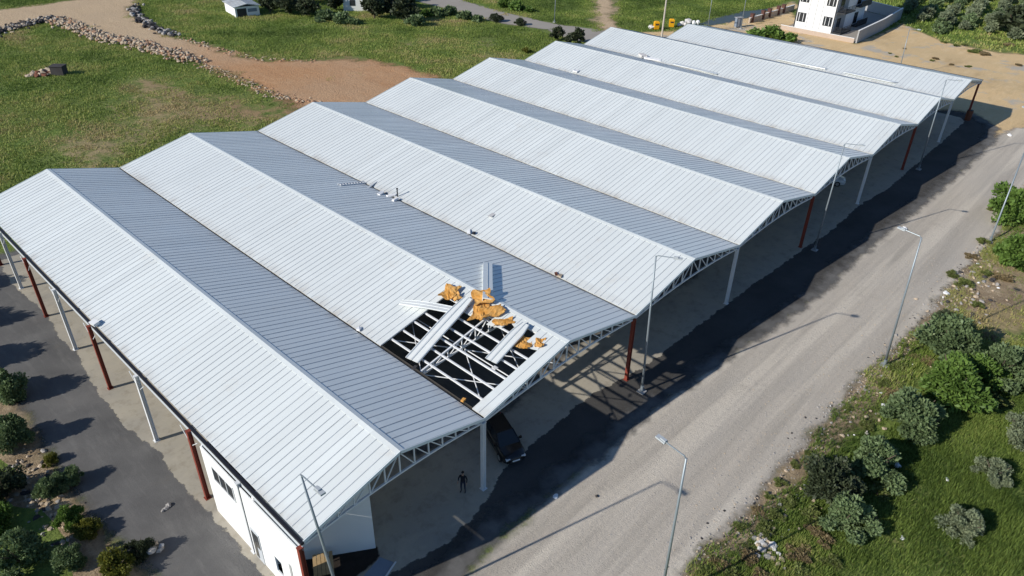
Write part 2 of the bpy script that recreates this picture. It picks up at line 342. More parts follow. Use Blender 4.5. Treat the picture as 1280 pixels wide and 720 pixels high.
P_POND = px((868, 34), (885, 25), (930, 14), (965, 10), (950, 18), (905, 30))
P_MARG = px((-80, 420), (0, 468), (34, 522), (70, 582), (98, 622), (132, 664), (188, 724), (150, 800), (-200, 800), (-200, 500))
P_BANK = px((838, 735), (862, 705), (890, 675), (930, 640), (962, 600), (1000, 560), (1052, 500), (1078, 466), (1112, 440), (1150, 402), (1182, 360), (1212, 330), (1243, 295), (1262, 255), (1300, 250), (1320, 400), (1250, 395), (1195, 405), (1140, 458), (1108, 500), (1068, 535), (1030, 570), (985, 615), (945, 665), (900, 760))
ALLP = [P_GRAVEL, P_ASPH, P_SLAB, P_SAND, P_DIRT, P_ROAD, P_PATH, P_POND]
def paved(X, Y):
    d = np.full(np.shape(X), 1e9)
    for p in ALLP: d = np.minimum(d, sdist(p, X, Y))
    return d
def blob(X, Y, px_, py_, rx, ry=None):
    c = at(px_, py_); return np.exp(-(((X - c[0]) / rx) ** 2 + ((Y - c[1]) / (ry or rx)) ** 2))
def dryness(X, Y):
    d = np.zeros(np.shape(X))
    for a in ((185, 105, 5, 9), (215, 130, 9, 11), (150, 170, 8, 10), (290, 140, 9, 7), (110, 195, 4, 10), (350, 150, 6), (600, 55, 7, 4), (520, 52, 6, 4), (615, 68, 6, 3), (380, 30, 7, 3), (450, 100, 9), (1240, 380, 7, 4), (1215, 350, 5, 3), (1265, 400, 6, 4), (1000, 690, 3, 3), (1140, 712, 4, 3), (1235, 705, 4, 2), (1210, 560, 3, 2), (1090, 660, 2, 2), (905, 25, 10, 4), (1190, 66, 9), (1255, 72, 9)):
        d += .52 * blob(X, Y, *a)
    d -= .35 * blob(X, Y, 1150, 640, 14) + .35 * blob(X, Y, 900, 8, 30)
    d += .35 * np.exp(-np.maximum(paved(X, Y), 0) / 1.2)
    return np.clip(d - .08, -.5, 1.)
def relief(X, Y):
    p = paved(X, Y); k = np.clip((p - .5) / 5, 0, 1)
    z = -.05 + k * (.55 * (fbm(X, Y, .06, 5) - .5) + .22 * (fbm(X, Y, .35, 9) - .5))
    return np.where(p < .3, -.06, z)
far = [500, 800, 1400, 2600]
xs = np.concatenate([[-v for v in far[::-1]], [-300, -180, -120, -80], np.arange(-45, 260, .9), [280, 320, 400], far])
ys = np.concatenate([[-v for v in far[::-1]], [-300, -180, -120, -80, -60], np.arange(-45, 215, .9), [230, 260, 320, 400], far])
me = gridmesh('ground', xs, ys, relief, None, {'dry': dryness, 'red': lambda X, Y: np.clip(1.1 * blob(X, Y, 420, 110, 16) + .7 * blob(X, Y, 300, 80, 14), 0, 1)})
me.materials.append(M['ground']); tag(link('ground', me), None, None, kind='structure')
def sheet(name, poly, z, res, mat, margin=1.6, attrs=None):
    xs = np.arange(poly[:, 0].min() - margin - res, poly[:, 0].max() + margin + 2 * res, res); ys = np.arange(poly[:, 1].min() - margin - res, poly[:, 1].max() + margin + 2 * res, res)
    at_ = {'sd': lambda X, Y: sdist(poly, X, Y)}; at_.update(attrs or {})
    me = gridmesh(name, xs, ys, lambda X, Y: np.full(X.shape, float(z)), lambda X, Y: sdist(poly, X, Y) < margin, at_)
    me.materials.append(M[mat]); return tag(link(name, me), None, None, kind='structure')
sheet('sand', P_SAND, 0, 1.5, 'sand', 2.5)
sheet('dirt_road', P_DIRT, .004, 1.2, 'dirt', 2.5, {'red': lambda X, Y: np.clip((at(185, 45)[1] - Y) / 30, 0, 1)})
sheet('far_road', P_ROAD, .010, 1.2, 'far_road', 1.2)
sheet('field_path', P_PATH, .006, 1., 'dirt', 2.2, {'red': lambda X, Y: X * 0})
P_YARD = np.array([(150.3, 31.2), (181.3, 33.3), (185.5, 44), (170, 49), (150.4, 47.3)])
sheet('house_yard', P_YARD, .012, 1., 'far_road', 1.)
ALLP.append(P_YARD)
sheet('pond', P_POND, .008, 1.2, 'water', 2.2)
sheet('soil_margin', P_MARG, .002, .5, 'margin', 2.)
sheet('roadside_bank', P_BANK, .003, .5, 'margin', 2.)
sheet('gravel_road', P_GRAVEL, .014, .6, 'gravel', 2.4)
sheet('asphalt_yard', P_ASPH, .022, .5, 'asphalt', 1.8)
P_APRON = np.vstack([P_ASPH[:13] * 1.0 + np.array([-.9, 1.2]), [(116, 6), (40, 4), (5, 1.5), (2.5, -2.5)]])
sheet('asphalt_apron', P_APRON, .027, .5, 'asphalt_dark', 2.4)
sheet('concrete_floor', P_SLAB, .032, .4, 'concrete', .7)
sheet('inner_dark_floor', np.array([(12, 5.2), (20, 4.2), (28, 5.4), (43, 4.6), (58, 5.5), (73, 5), (100, 6), (101, 48), (9, 48), (8, 12)]), .040, .8, 'asphalt', .9)  # darker sheet laid over the concrete floor, deep under the inner bays
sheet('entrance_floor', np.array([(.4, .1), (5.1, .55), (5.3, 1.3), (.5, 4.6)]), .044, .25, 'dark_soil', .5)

# ------------------------------------------------------------------ the open market shed
shed = thing('open_shed', 'long open sided shed with eight white and blue grey gabled roof bays, one torn open', 'shed')
RIB = .565
def sl_pt(b, side, s, y, lift=0.):          # s: 0 at the valley/eave, 1 at the ridge
    x0 = VX[b] if side < 0 else VX[b + 1]; x1 = RX[b]; hr = HR8[b]
    nx, nz = -(hr - HE), abs(x1 - x0)
    l = math.hypot(nx, nz); nx, nz = nx / l * (1 if x1 > x0 else -1), nz / l
    return np.array([x0 + (x1 - x0) * s + nx * lift, y, HE + (hr - HE) * s + nz * lift])
def slab(mb, b, side, y0, y1, s0, s1, z0, z1, m, skew=(0, 0)):
    p = [sl_pt(b, side, s0, y0, z0), sl_pt(b, side, s1, y0, z0), sl_pt(b, side, s1 + skew[1], y1, z0), sl_pt(b, side, s0 + skew[0], y1, z0)]
    q_ = [sl_pt(b, side, s0, y0, z1), sl_pt(b, side, s1, y0, z1), sl_pt(b, side, s1 + skew[1], y1, z1), sl_pt(b, side, s0 + skew[0], y1, z1)]
    if side > 0: p = [p[1], p[0], p[3], p[2]]; q_ = [q_[1], q_[0], q_[3], q_[2]]
    mb.hexa(p + q_, m)
HOLE_Y0, HOLE_Y1 = 1.05, 9.55
rr = random.Random(4)
for b in range(8):
    for side in (-1, 1):
        mb = MB(); yb = BACK[b]; e0 = .012; n = int(round((yb + .12) / (2 * RIB))); pw = (yb + .12) / n
        for i in range(n):
            y0 = -.12 + i * pw; y1 = y0 + pw; s0 = e0; lo = .0; sk = (0, 0)
            if b == 1 and side < 0 and y0 > .5 and y0 < HOLE_Y1 - .3:
                s0 = {1: .80, 2: .90, 3: .86, 4: .80, 5: .83, 6: .76, 7: .79, 8: .70, 9: .62}.get(i, .8) + rr.uniform(-.03, .03); sk = (rr.uniform(-.05, .05), 0)
                if i == 8: s0 = .80
            jit = rr.uniform(-.004, .004)
            slab(mb, b, side, y0 + .006, y1 - .006, s0, .996, -.05, .03 + jit, 'roof_paint', sk)
            for r_, hgt, wd in ((y0 + .02, .050, .042), (y0 + pw / 2, .048, .038)):
                slab(mb, b, side, r_ - wd / 2, r_ + wd / 2, s0 + .004 + max(sk[0], 0), .985, .024, hgt, 'seam')
        mb.build('roof_panel', shed)
    # ridge cap: a folded sheet lying on both slopes
    mb = MB(); ds = .26 / abs(RX[b] - VX[b])
    for side in (-1, 1): slab(mb, b, side, -.16, BACK[b] + .02, 1 - ds * 1.0, 1.002, .050, .056, 'roof_paint')
    mb.build('ridge_cap', shed)
    # edge flashing along both gables
    for side in (-1, 1):
        for y0, y1 in ((-.17, -.122), (BACK[b] + .022, BACK[b] + .07)): mb = MB(); slab(mb, b, side, y0, y1, .0, 1.0, -.14, .060, 'ridge_paint'); mb.build('edge_flashing', shed)
for i in range(9):
    yb = BACK[min(i, 7)] if i else BACK[0]; mb = MB()
    if i in (0, 8):
        s_ = -1 if i == 0 else 1; x = VX[i] + s_ * .10
        mb.box((x - .07, -.2, HE - .13), (x + .10, yb, HE + .05), 'gutter_black'); mb.box((x - .05 - s_ * .05, -.15, HE - .62), (x + .05 - s_ * .05, yb, HE - .153), 'steel_grey')
    else:
        mb.box((VX[i] - .17, -.14, HE - .12), (VX[i] + .17, yb, HE - .02), 'valley'); mb.box((VX[i] - .19, -.14, HE - .12), (VX[i] - .16, yb, HE + .075), 'valley')
        mb.box((VX[i] + .15, -.14, HE - .12), (VX[i] + .18, yb, HE + .06), 'valley')
    mb.build('gutter', shed)
# roof trusses
def truss_mesh(b, heavy=True):
    mb = MB(); x0, x1, xr, hr = VX[b], VX[b + 1], RX[b], HR8[b]; n = 6
    top = lambda x: (HE + (hr - HE) * ((x - x0) / (xr - x0) if x < xr else (x1 - x) / (x1 - xr))) - .15
    bot = lambda x: 5.62 + .42 * (1 - ((x - (x0 + x1) / 2) / ((x1 - x0) / 2)) ** 2)
    m = 'steel_white'
    X = [x0 + .12 + (xr - x0 - .12) * i / n for i in range(n + 1)] + [xr + (x1 - .12 - xr) * i / n for i in range(1, n + 1)]
    for i in range(len(X) - 1):
        mb.bar((X[i], 0, top(X[i])), (X[i + 1], 0, top(X[i + 1])), .11, .12, m); mb.bar((X[i], 0, bot(X[i])), (X[i + 1], 0, bot(X[i + 1])), .11, .11, m)
    for i, x in enumerate(X):
        mb.bar((x, 0, bot(x)), (x, 0, top(x)), .075, .075, m, (0, 1, 0))
        if i < len(X) - 1:
            xn = X[i + 1]
            if x < xr - .01: mb.bar((x, 0, bot(x)), (xn, 0, top(xn)), .06, .06, m, (0, 1, 0))
            else: mb.bar((x, 0, top(x)), (xn, 0, bot(xn)), .06, .06, m, (0, 1, 0))
    return mb.mesh('roof_truss')
for b in range(8):
    me = truss_mesh(b)
    rows = [y for y in ROWS if y <= BACK[b]] if b < 3 else [0., BACK[b] - .3]
    if b == 7: rows = [0., 45.2]
    for y in rows:
        o = link('roof_truss', me, shed); o.location = (0, y + .02, 0)
# purlins and wind bracing seen through the torn bay
b = 1
for k in range(1, 8):
    mb = MB(); s = k / 7.6; p = sl_pt(1, -1, s, -.1, -.12); q_ = sl_pt(1, -1, s, 12.0, -.12); mb.bar(p, q_, .10, .12, 'steel_white'); mb.build('purlin', shed)
for (xa, ya, xb, yb_) in ((13.2, .1, 16.9, 5.9), (13.2, 5.9, 16.9, .1), (17.0, .1, 20.4, 5.9), (17.0, 5.9, 20.4, .1), (13.2, 6.1, 16.9, 11.6), (16.9, 6.1, 13.2, 11.6)):
    mb = MB(); mb.tube([(xa, ya, 5.72), (xb, yb_, 5.80)], .035, 'steel_white', 6); mb.build('brace', shed)
for y0, y1 in ((.1, 5.9), (6.1, 11.6)):
    mb = MB(); mb.tube([(16.9, y0, 5.85), (16.9, y1, 5.85)], .04, 'steel_white', 6); mb.obox((16.9, (y0 + y1) / 2, 5.85), (1, 0, 0), (0, 1, 0), (0, 0, 1), .16, .16, .04, 'steel_white'); mb.build('tie_bar', shed)
# columns: H sections with a base plate and a bracket at the head
def column_mesh(m):
    mb = MB(); h = 5.62; a, t = .125, .022
    mb.box((-a, -a, 0), (-a + t, a, h), m); mb.box((a - t, -a, 0), (a, a, h), m); mb.box((-a + t, -t / 2, 0), (a - t, t / 2, h), m)
    mb.box((-.19, -.19, 0), (.19, .19, .03), m); mb.box((-.15, -.13, h - .02), (.15, .13, h + .05), m)
    for s in ():
        mb.add([(s * .15, -.02, h - .5), (s * .15, .02, h - .5), (s * .32, .02, h - .03), (s * .32, -.02, h - .03), (s * .15, .02, h - .03), (s * .15, -.02, h - .03)], [(0, 1, 2, 3), (1, 4, 2), (0, 3, 5), (3, 2, 4, 5)], m)
    return mb.mesh('column')
cm = [column_mesh('steel_red'), column_mesh('steel_white')]
SIDEX = {1: .09, 2: .08, 3: .0, 4: .12, 5: .15, 6: .2, 7: .2}
for i in range(9):
    for k, y in enumerate(ROWS):
        if y > BACK[min(i, 7)] + .5: continue
        if not (k == 0 or i == 0 or (k <= 2 and i <= 4)): continue
        o = link('column', cm[(i + k) % 2], shed); xx = VX[i] if i else .15
        o.location = (xx + (.03 if i == 8 else 0), y - .05 if k == 0 else y, .034)
        if i == 8: o.location = (VX[8] - .15, .1, .034)
        if (i + k) % 2 == 0: o['label'] = 'red brown steel column'
        else: o['label'] = 'white steel column'
for k in range(len(ROWS) - 1):            # knee braces under the outer eave
    for y, d in ((ROWS[k], 1), (ROWS[k + 1], -1)):
        mb = MB(); mb.tube([(.12, y + d * .1, 4.6), (.12, y + d * 1.1, 5.45)], .025, 'steel_white', 6); mb.build('knee_brace', shed)

# ------------------------------------------------------------------ the white office under the first bay
off = thing('site_office', 'white walled office room built under the corner of the first roof bay', 'office', (.15, 0, 0))
mb = MB(); mb.box((-.06, .08, .032), (.02, 2.5, 5.44), 'wall_white'); mb.box((-.06, 2.5, 2.2), (.02, 3.2, 5.44), 'wall_white'); mb.box((-.06, 2.5, .032), (.02, 3.2, .95), 'wall_white'); mb.box((-.06, 3.2, .032), (.02, 5.75, 5.44), 'wall_white'); mb.box((-.06, 6.0 + .20, .032), (.02, 10.3, 5.44), 'wall_white'); mb.box((-.05, 5.75, .032), (.01, 6.2, 5.44), 'wall_white'); mb.build('side_wall', off)
mb = MB(); mb.hexa([(.03, 4.50, .05), (5.02, 1.16, .05), (5.02, 1.32, .05), (.03, 4.66, .05), (.03, 4.50, 5.62), (5.02, 1.16, 5.62), (5.02, 1.32, 5.62), (.03, 4.66, 5.62)], 'wall_white'); mb.build('front_wall', off)
mb = MB(); mb.add([(.2, 4.40, 5.624), (5.02, 1.17, 5.624), (5.02, 1.17, 7.1), (.2, 4.40, 6.0), (.2, 4.5, 5.624), (5.02, 1.27, 5.624), (5.02, 1.27, 7.1), (.2, 4.5, 6.0)], [(0, 1, 2, 3), (7, 6, 5, 4), (1, 5, 6, 2), (0, 3, 7, 4), (3, 2, 6, 7)], 'wall_white'); mb.build('gable_infill', off)
mb = MB(); mb.box((4.9, 1.33, .04), (5.02, 10.3, 5.5), 'wall_white'); mb.box((.024, 10.2, .032), (4.896, 10.3, 5.5), 'wall_white'); mb.build('rear_wall', off)
def window(mb_parent, y0, y1, z0, z1, bars):
    mb = MB(); x = -.064; mb.box((x - .05, y0, z0), (x, y1, z0 + .07), 'steel_white'); mb.box((x - .05, y0, z1 - .07), (x, y1, z1), 'steel_white')
    for k in range(bars + 1):
        yy = y0 + (y1 - y0 - .06) * k / bars; mb.box((x - .046, yy, z0 + .072), (x, yy + .06, z1 - .072), 'steel_white')
    f = mb.build('window', mb_parent); g = MB(); g.box((x - .02, y0 + .02, z0 + .05), (x - .003, y1 - .02, z1 - .05), 'glass'); g.build('pane', f)
window(off, 6.75, 9.2, 3.55, 4.75, 3)
mb = MB(); mb.box((-.10, 4.72, .04), (-.064, 5.62, 2.5), 'steel_grey'); mb.box((-.12, 4.80, 1.25), (-.102, 5.14, 2.35), 'glass'); mb.box((-.12, 5.2, .2), (-.102, 5.52, 2.35), 'glass'); mb.build('door', off)
for y in (1.3,):
    mb = MB(); mb.box((-.085, y, 1.5), (-.062, y + .22, 3.1), 'wall_grey'); mb.build('wall_slot', off)
# ramp in front
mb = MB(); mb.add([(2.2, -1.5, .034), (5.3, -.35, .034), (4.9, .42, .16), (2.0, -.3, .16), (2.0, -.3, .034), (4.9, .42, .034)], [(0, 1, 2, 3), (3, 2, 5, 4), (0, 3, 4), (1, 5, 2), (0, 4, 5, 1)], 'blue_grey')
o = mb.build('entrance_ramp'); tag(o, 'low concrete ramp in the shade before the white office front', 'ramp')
mb = MB(); mb.bar((3.9, -.97, .055), (5.4, -.42, .055), .10, .03, 'steel_white'); tag(mb.build('kerb_strip', None), 'thin white edging strip along the foot of the office ramp', 'edging')
# plank table
tb = thing('plank_bench', 'small table of pale wooden planks in front of the white office wall', 'table', (2.12, 1.85, .045), R(60))
for k in range(5):
    mb = MB(); mb.box((-.75, -.55 + k * .225, .78), (.75, -.35 + k * .225, .82), 'wood'); mb.build('plank', tb)
for sx in (-1, 1):
    for sy in (-1, 1):
        mb = MB(); mb.box((sx * .62 - .03, sy * .42 - .03, 0), (sx * .62 + .03, sy * .42 + .03, .778), 'dark_frame'); mb.build('leg', tb)

# ------------------------------------------------------------------ torn sheets and insulation
def sheet_on(name, label, a, b, side, c, width, lift0, lift1, tilt=0., curl=0., taper=0., parent=None):
    # a torn roof sheet lying from slope point b to c (s, y); lifted at its ends
    mb = MB(); n = 10; P = []
    for i in range(n + 1):
        u = i / n; s = b[0] + (c[0] - b[0]) * u; y = b[1] + (c[1] - b[1]) * u
        P.append(sl_pt(a, side, s, y, .09 + lift0 + (lift1 - lift0) * u + curl * math.sin(math.pi * u)))
    d = P[-1] - P[0]; d /= np.linalg.norm(d); nrm = sl_pt(a, side, .5, 0, 1) - sl_pt(a, side, .5, 0, 0)
    wv = np.cross(nrm, d); wv = wv * math.cos(tilt) + nrm * math.sin(tilt); up = np.cross(d, wv)
    prof = [(-.5, 0), (-.47, .05), (-.43, .05), (-.40, 0), (-.03, 0), (0, .05), (.03, .05), (.06, 0), (.40, 0), (.43, .05), (.47, .05), (.5, 0)]
    V = []; 
    for i, p in enumerate(P):
        k = 1 - taper * max(0, (i / n - .75) / .25)
        for (u, h) in prof: V.append(p + wv * u * width * k + up * h)
        for (u, h) in prof[::-1]: V.append(p + wv * u * width * k + up * (h - .045))
    m2 = 2 * len(prof); F = []
    for i in range(n):
        for k in range(m2): F.append((i * m2 + k, i * m2 + (k + 1) % m2, (i + 1) * m2 + (k + 1) % m2, (i + 1) * m2 + k))
    F.append(tuple(range(m2))[::-1]); F.append(tuple(range(n * m2, n * m2 + m2)))
    mb.add(V, F, 'roof_paint_loose'); 
    S = []; SF = []                       # dark dirt in the fold lines
    for u in (-.385, .085, .385):
        o = len(S)
        for i, p in enumerate(P):
            k = 1 - taper * max(0, (i / n - .75) / .25); S += [p + wv * (u * width * k - .018) + up * .004, p + wv * (u * width * k + .018) + up * .004]
        for i in range(n): SF.append((o + 2 * i, o + 2 * i + 1, o + 2 * i + 3, o + 2 * i + 2))
    mb.add(S, SF, 'seam')
    return tag(mb.build(name), label, 'roof sheet', 'torn roof sheets on the shed')
def S2(px_, py_, side=-1, b=1):
    x0 = VX[b] if side < 0 else VX[b + 1]; m = (HR - HE) / (RX[b] - x0); p = onpl(px_, py_, [-m, 0, 1], HE - m * x0 + .1); return ((p[0] - x0) / (RX[b] - x0), p[1])
sheet_on('loose_roof_sheet', 'long white roof sheet bridging the roof hole from valley to ridge', 1, S2(515, 450), -1, S2(587, 375), 1.12, .02, .25, 0, .05, .35)
sheet_on('loose_roof_sheet', 'shorter white roof sheet hanging over the hole near the front gable', 1, S2(614, 451), -1, S2(658, 407), 1.0, .02, .22, 0, .03, .4)
sheet_on('loose_roof_sheet', 'white folded sheet pointing away over the intact slope behind the hole', 1, S2(570, 389), -1, S2(502, 381), .75, .08, .3, .15, .1, .3)
A = sl_pt(1, 1, *S2(609, 376, 1), .03); B = sl_pt(1, 1, *S2(609, 331, 1), .03); d = B - A; L_ = np.linalg.norm(d); d /= L_; nr = sl_pt(1, 1, .5, 0, 1) - sl_pt(1, 1, .5, 0, 0); wv = np.cross(nr, d)
mb = MB(); mb.obox((A + B) / 2 + nr * .22, d, wv, nr, L_ / 2, .36, .04, 'roof_paint_loose')
for s in (-1, 1): mb.obox((A + B) / 2 + nr * .09 + wv * .34 * s, d, wv, nr, L_ / 2 - .01, .02, .088, 'roof_paint_loose')
mb.obox((A + B) / 2 + nr * .272, d, wv, nr, L_ / 2 - .02, .02, .012, 'seam')
tag(mb.build('loose_roof_sheet'), 'blue grey folded panel lying across the shaded slope above the largest insulation', 'roof sheet', 'torn roof sheets on the shed')
def foam(px_, py_, w_, l_, rz, label, seed, lift=.3, b=1):
    w_ *= .86; l_ *= .86; s, y = S2(px_, py_); c = sl_pt(1, -1, s, y, lift); g = np.random.default_rng(seed); mb = MB(); n = 9
    V = []; base = sl_pt(1, -1, .5, 0, 1) - sl_pt(1, -1, .5, 0, 0); ax = np.array([math.cos(rz), math.sin(rz), math.cos(rz) * .12]); ay = np.cross(base, ax)
    for lay in (0, 1):
        for j in range(n):
            for i in range(n):
                u, v = i / (n - 1) - .5, j / (n - 1) - .5; ed = 1 + .14 * math.sin(9 * u + 7 * v + seed) + g.uniform(-.07, .07)
                h = .10 * math.sin(5 * u + seed) * math.cos(4 * v + seed * .7) + g.uniform(-.035, .035) + .12 * abs(u) 
                if lay == 0: V.append((u * ed, v * ed, h))
                else: a = V[j * n + i]; V.append((a[0], a[1], a[2] - .07))
    W = [c + ax * p[0] * l_ + ay * p[1] * w_ + base * p[2] for p in V]; F = []; q2 = n * n
    for j in range(n - 1):
        for i in range(n - 1):
            a = j * n + i; F.append((a, a + 1, a + n + 1, a + n)); F.append((a + q2, a + n + q2, a + n + 1 + q2, a + 1 + q2))
    rim = [i for i in range(n)] + [j * n + n - 1 for j in range(1, n)] + [(n - 1) * n + i for i in range(n - 2, -1, -1)] + [j * n for j in range(n - 2, 0, -1)]
    for k in range(len(rim)): a, c2 = rim[k], rim[(k + 1) % len(rim)]; F.append((a, a + q2, c2 + q2, c2))
    mb.add(W, F, 'foam'); tag(mb.build('insulation_scrap'), label, 'insulation', 'torn orange insulation on the shed roof')
foam(563, 367, 1.3, 1.7, .4, 'orange insulation scrap farthest from the gable, above the pointing sheet', 1)
foam(571, 373, .7, 1.0, 1.2, 'small orange insulation flap between the farthest scrap and the long white sheet', 9)
foam(604, 374, 1.5, 1.8, 1.0, 'largest orange insulation piece beside the head of the long white sheet', 2, .35)
foam(600, 390, 1.1, 2.2, .5, 'long torn orange insulation piece lying just below the largest one', 3, .25)
foam(617, 391, 1.1, 1.8, -.5, 'orange insulation piece bent down over the roof truss', 4, .3)
foam(630, 402, .7, 1.6, -.7, 'thin ragged orange insulation strip between the two white sheets', 5, .12)
foam(655, 427, 1.3, 1.3, .3, 'square orange insulation piece hanging right of the short white sheet', 6, .05)
foam(675, 428, .7, .9, .6, 'small orange insulation piece nearest the front roof strip', 7, .08)

# small things lying on the roofs
def on_roof(px_, py_, b, side, lift=.08):
    x0 = VX[b] if side < 0 else VX[b + 1]; m = (HR - HE) / (RX[b] - x0); p = onpl(px_, py_, [-m, 0, 1], HE - m * x0); return p + np.array([0, 0, lift])
ld = thing('ladder', 'pale ladder lying on the blue grey slope beside the valley', 'ladder')
A = on_roof(424, 232, 1, 1, .1); B = on_roof(456, 229, 1, 1, .1); d = B - A; d /= np.linalg.norm(d); wv = np.cross(d, (0, 0, 1.)); wv /= np.linalg.norm(wv)
for s in (-1, 1): mb = MB(); mb.bar(A + wv * .2 * s, B + wv * .2 * s, .06, .09, 'steel_white'); mb.build('rail', ld)
for k in range(9):
    c = A + (B - A) * (k + .5) / 9; mb = MB(); mb.bar(c - wv * .2, c + wv * .2, .05, .05, 'steel_white'); mb.build('rung', ld)
def scrap(px_, py_, b, side, l_, w_, rz, label, m='litter', h=.14, cat='debris', name='roof_debris'):
    p = on_roof(px_, py_, b, side, .07); mb = MB(); ax = np.array([math.cos(rz), math.sin(rz), 0]); ay = np.array([-math.sin(rz), math.cos(rz), 0]); z = np.array([0, 0, 1.])
    g = random.Random(int(px_ * 7 + py_)); P = []
    for k in (0, 1):
        for i, j in ((-1, -1), (1, -1), (1, 1), (-1, 1)): P.append(p + ax * i * l_ / 2 * g.uniform(.7, 1) + ay * j * w_ / 2 * g.uniform(.7, 1) + z * (h * k * g.uniform(.5, 1.3) + (.2 * l_ * (RX[b] > p[0]) * i * 0)))
    mb.hexa(P, m); tag(mb.build(name), label, cat)
scrap(476, 243, 1, 1, .8, .4, .4, 'white scrap heap on the blue slope nearest the ladder')
scrap(489, 246, 1, 1, 1.0, .3, -.5, 'white scrap right of the one nearest the ladder, before the dark stub')
scrap(494, 251, 1, 1, .7, .35, .2, 'white scrap in the valley below the dark stub')
scrap(465, 233, 2, -1, 1.8, .25, .35, 'grey bar lying across the foot of the white slope by the ladder', 'steel_grey')
scrap(592, 293, 2, -1, .35, .3, .3, 'dark lump in the valley with a white scrap beside it', 'gutter_black', .2)
scrap(586, 291, 2, -1, .8, .3, .8, 'white scrap beside the dark lump in the third valley')
scrap(616, 269, 2, -1, 1.1, .5, .2, 'faint grey patch of torn film on the third white slope', 'bag', .012)
scrap(700, 346, 2, -1, .5, .35, .4, 'pale brown rubbish heap in the valley before the third bay', 'rock_tan', .14)
scrap(695, 344, 2, -1, .5, .25, .9, 'small dark brown rubbish left of the pale brown heap', 'rust', .12)
scrap(676, 211, 4, -1, .8, .7, .5, 'pale lump in the valley between fourth and fifth bay', 'litter', .3)
scrap(449, 413, 1, -1, .45, .3, .4, 'white torn flap in the valley left of the roof hole', 'litter', .12)
scrap(579, 502, 1, -1, .3, .25, .2, 'orange brown lump in the valley near the front column', 'foam', .12)
scrap(518, 461, 0, -1, .5, .22, .4, 'dark leaf litter on the first white slope', 'rock_dark', .03)
scrap(720, 90, 5, -1, .9, .8, .2, 'small pale lump on the sixth white slope', 'litter', .25)
scrap(803, 71, 6, -1, 1.8, 1.0, .9, 'grey crumpled heap in the valley behind the white loose sheet', 'bag', .4)
scrap(815, 75, 6, -1, .8, 3.2, 0.25, 'short bright white sheet lying in the valley of the seventh bay', 'litter', .2)
scrap(870, 87, 6, -1, 1.0, 9.0, 0.03, 'long white sheet lying at the foot of the seventh white slope', 'roof_paint_loose', .08)
scrap(1000, 80, 7, -1, .8, 8.5, 0.02, 'long white sheet along the foot of the last slope, the farther of two', 'roof_paint_loose', .08)
scrap(1086, 97, 7, -1, .9, 8.5, 0.02, 'long white sheet along the foot of the last slope, the nearer of two', 'roof_paint_loose', .08)
p = on_roof(497, 246, 2, -1, 0); mb = MB(); mb.tube([p, p + np.array([0, 0, .8])], .06, 'dark_frame', 8); mb.tube([p + np.array([0, 0, .8]), p + np.array([0, 0, .88])], .10, 'dark_frame', 8); tag(mb.build('vent_pipe'), 'short dark pipe standing in the valley by the white scraps', 'pipe')
fl = thing('flood_light', 'white box floodlight fixed on the outer eave above a red column', 'floodlight', (.45, 25.8, HE + .10), .2); fl.scale = (.55, .55, .55)
mb = MB(); mb.hexa([(-.45, -.5, 0), (.35, -.4, 0), (.35, .4, 0), (-.45, .5, 0), (-.6, -.55, .45), (.2, -.5, .55), (.2, .5, .55), (-.6, .55, .45)], 'litter'); mb.build('housing', fl)
mb = MB(); mb.box((.2, -.08, -.05), (.7, .08, .08), 'steel_grey'); mb.build('bracket', fl)

# ------------------------------------------------------------------ street lamps
def lamp(base, top, armdir, label, group='street lamps along the gravel road', H=11.64, arm=1.25, r0=.095):
    o = thing('street_lamp', label, 'street lamp', (base[0], base[1], 0), 0, group)
    T = np.array([top[0] - base[0], top[1] - base[1], H]); a = np.array([armdir[0], armdir[1], 0.]); a /= np.linalg.norm(a); side = np.array([-a[1], a[0], 0])
    mb = MB(); mb.tube([(0, 0, .05), T * .5, T], [r0, r0 * .78, r0 * .55], 'galv', 10); mb.build('pole', o, True)
    mb = MB(); mb.box((-.28, -.28, 0), (.28, .28, .12), 'wall_grey'); mb.tube([(0, 0, .124), (0, 0, .6)], r0 * 1.35, 'galv', 10); mb.build('base', o)
    e = T + a * arm + np.array([0, 0, .12]); mb = MB(); mb.tube([T - np.array([0, 0, .1]), T + a * .12 + np.array([0, 0, .06]), e], .035, 'galv', 8); mb.build('arm', o)
    mb = MB(); c = e + a * .22; up = np.cross(side, a) * -1; up = np.array([0, 0, 1.]) + a * -.10; up /= np.linalg.norm(up); ax = np.cross(side, up); ax = ax if ax @ a > 0 else -ax
    mb.obox(c, ax, side, up, .28, .13, .045, 'lamp_head'); mb.obox(c - ax * .12 + up * .09, ax, side, up, .15, .08, .034, 'lamp_head'); h = mb.build('lamp_head', o)
    mb = MB(); mb.obox(c - up * .051, ax, side, up, .2, .10, .004, 'lamp_glass'); mb.build('lens', h)
    return o
dn, upd = (.3, -1.), (.09, 1.)
lamp((1.05, -2.1), (.27, -1.41), (0, -1), 'street lamp rising beside the white office at the shed corner')
lamp(at(802, 490), (27.96, -1.3), (.42, -1), 'street lamp standing beside the second red front column, right of the roof hole')
lamp(at(1018, 313), (58.39, -1.66), (.32, -1), 'street lamp at the shed front beside the third red front column')
lamp(at(1148, 212), (88.37, -1.49), (.3, -1), 'farthest street lamp along the shed front, near the last bays')
lamp((13.7, -12.9), at(858, 573, 11.64), upd, 'nearest lamp on the outer side of the gravel road, its foot out of frame')
lamp(at(1105, 457), at(1152, 297, 11.64), upd, 'street lamp on the outer road edge left of the grey green bushes')
lamp(at(1237, 303), at(1300, 140, 11.64), upd, 'street lamp on the outer road edge at the right border of the photo')
lamp((131, 15.8), (131.5, 16.3), (.3, -1), 'thin lamp standing on the sand behind the last roof bay', H=8.0)
g2 = 'lamp posts along the far road'
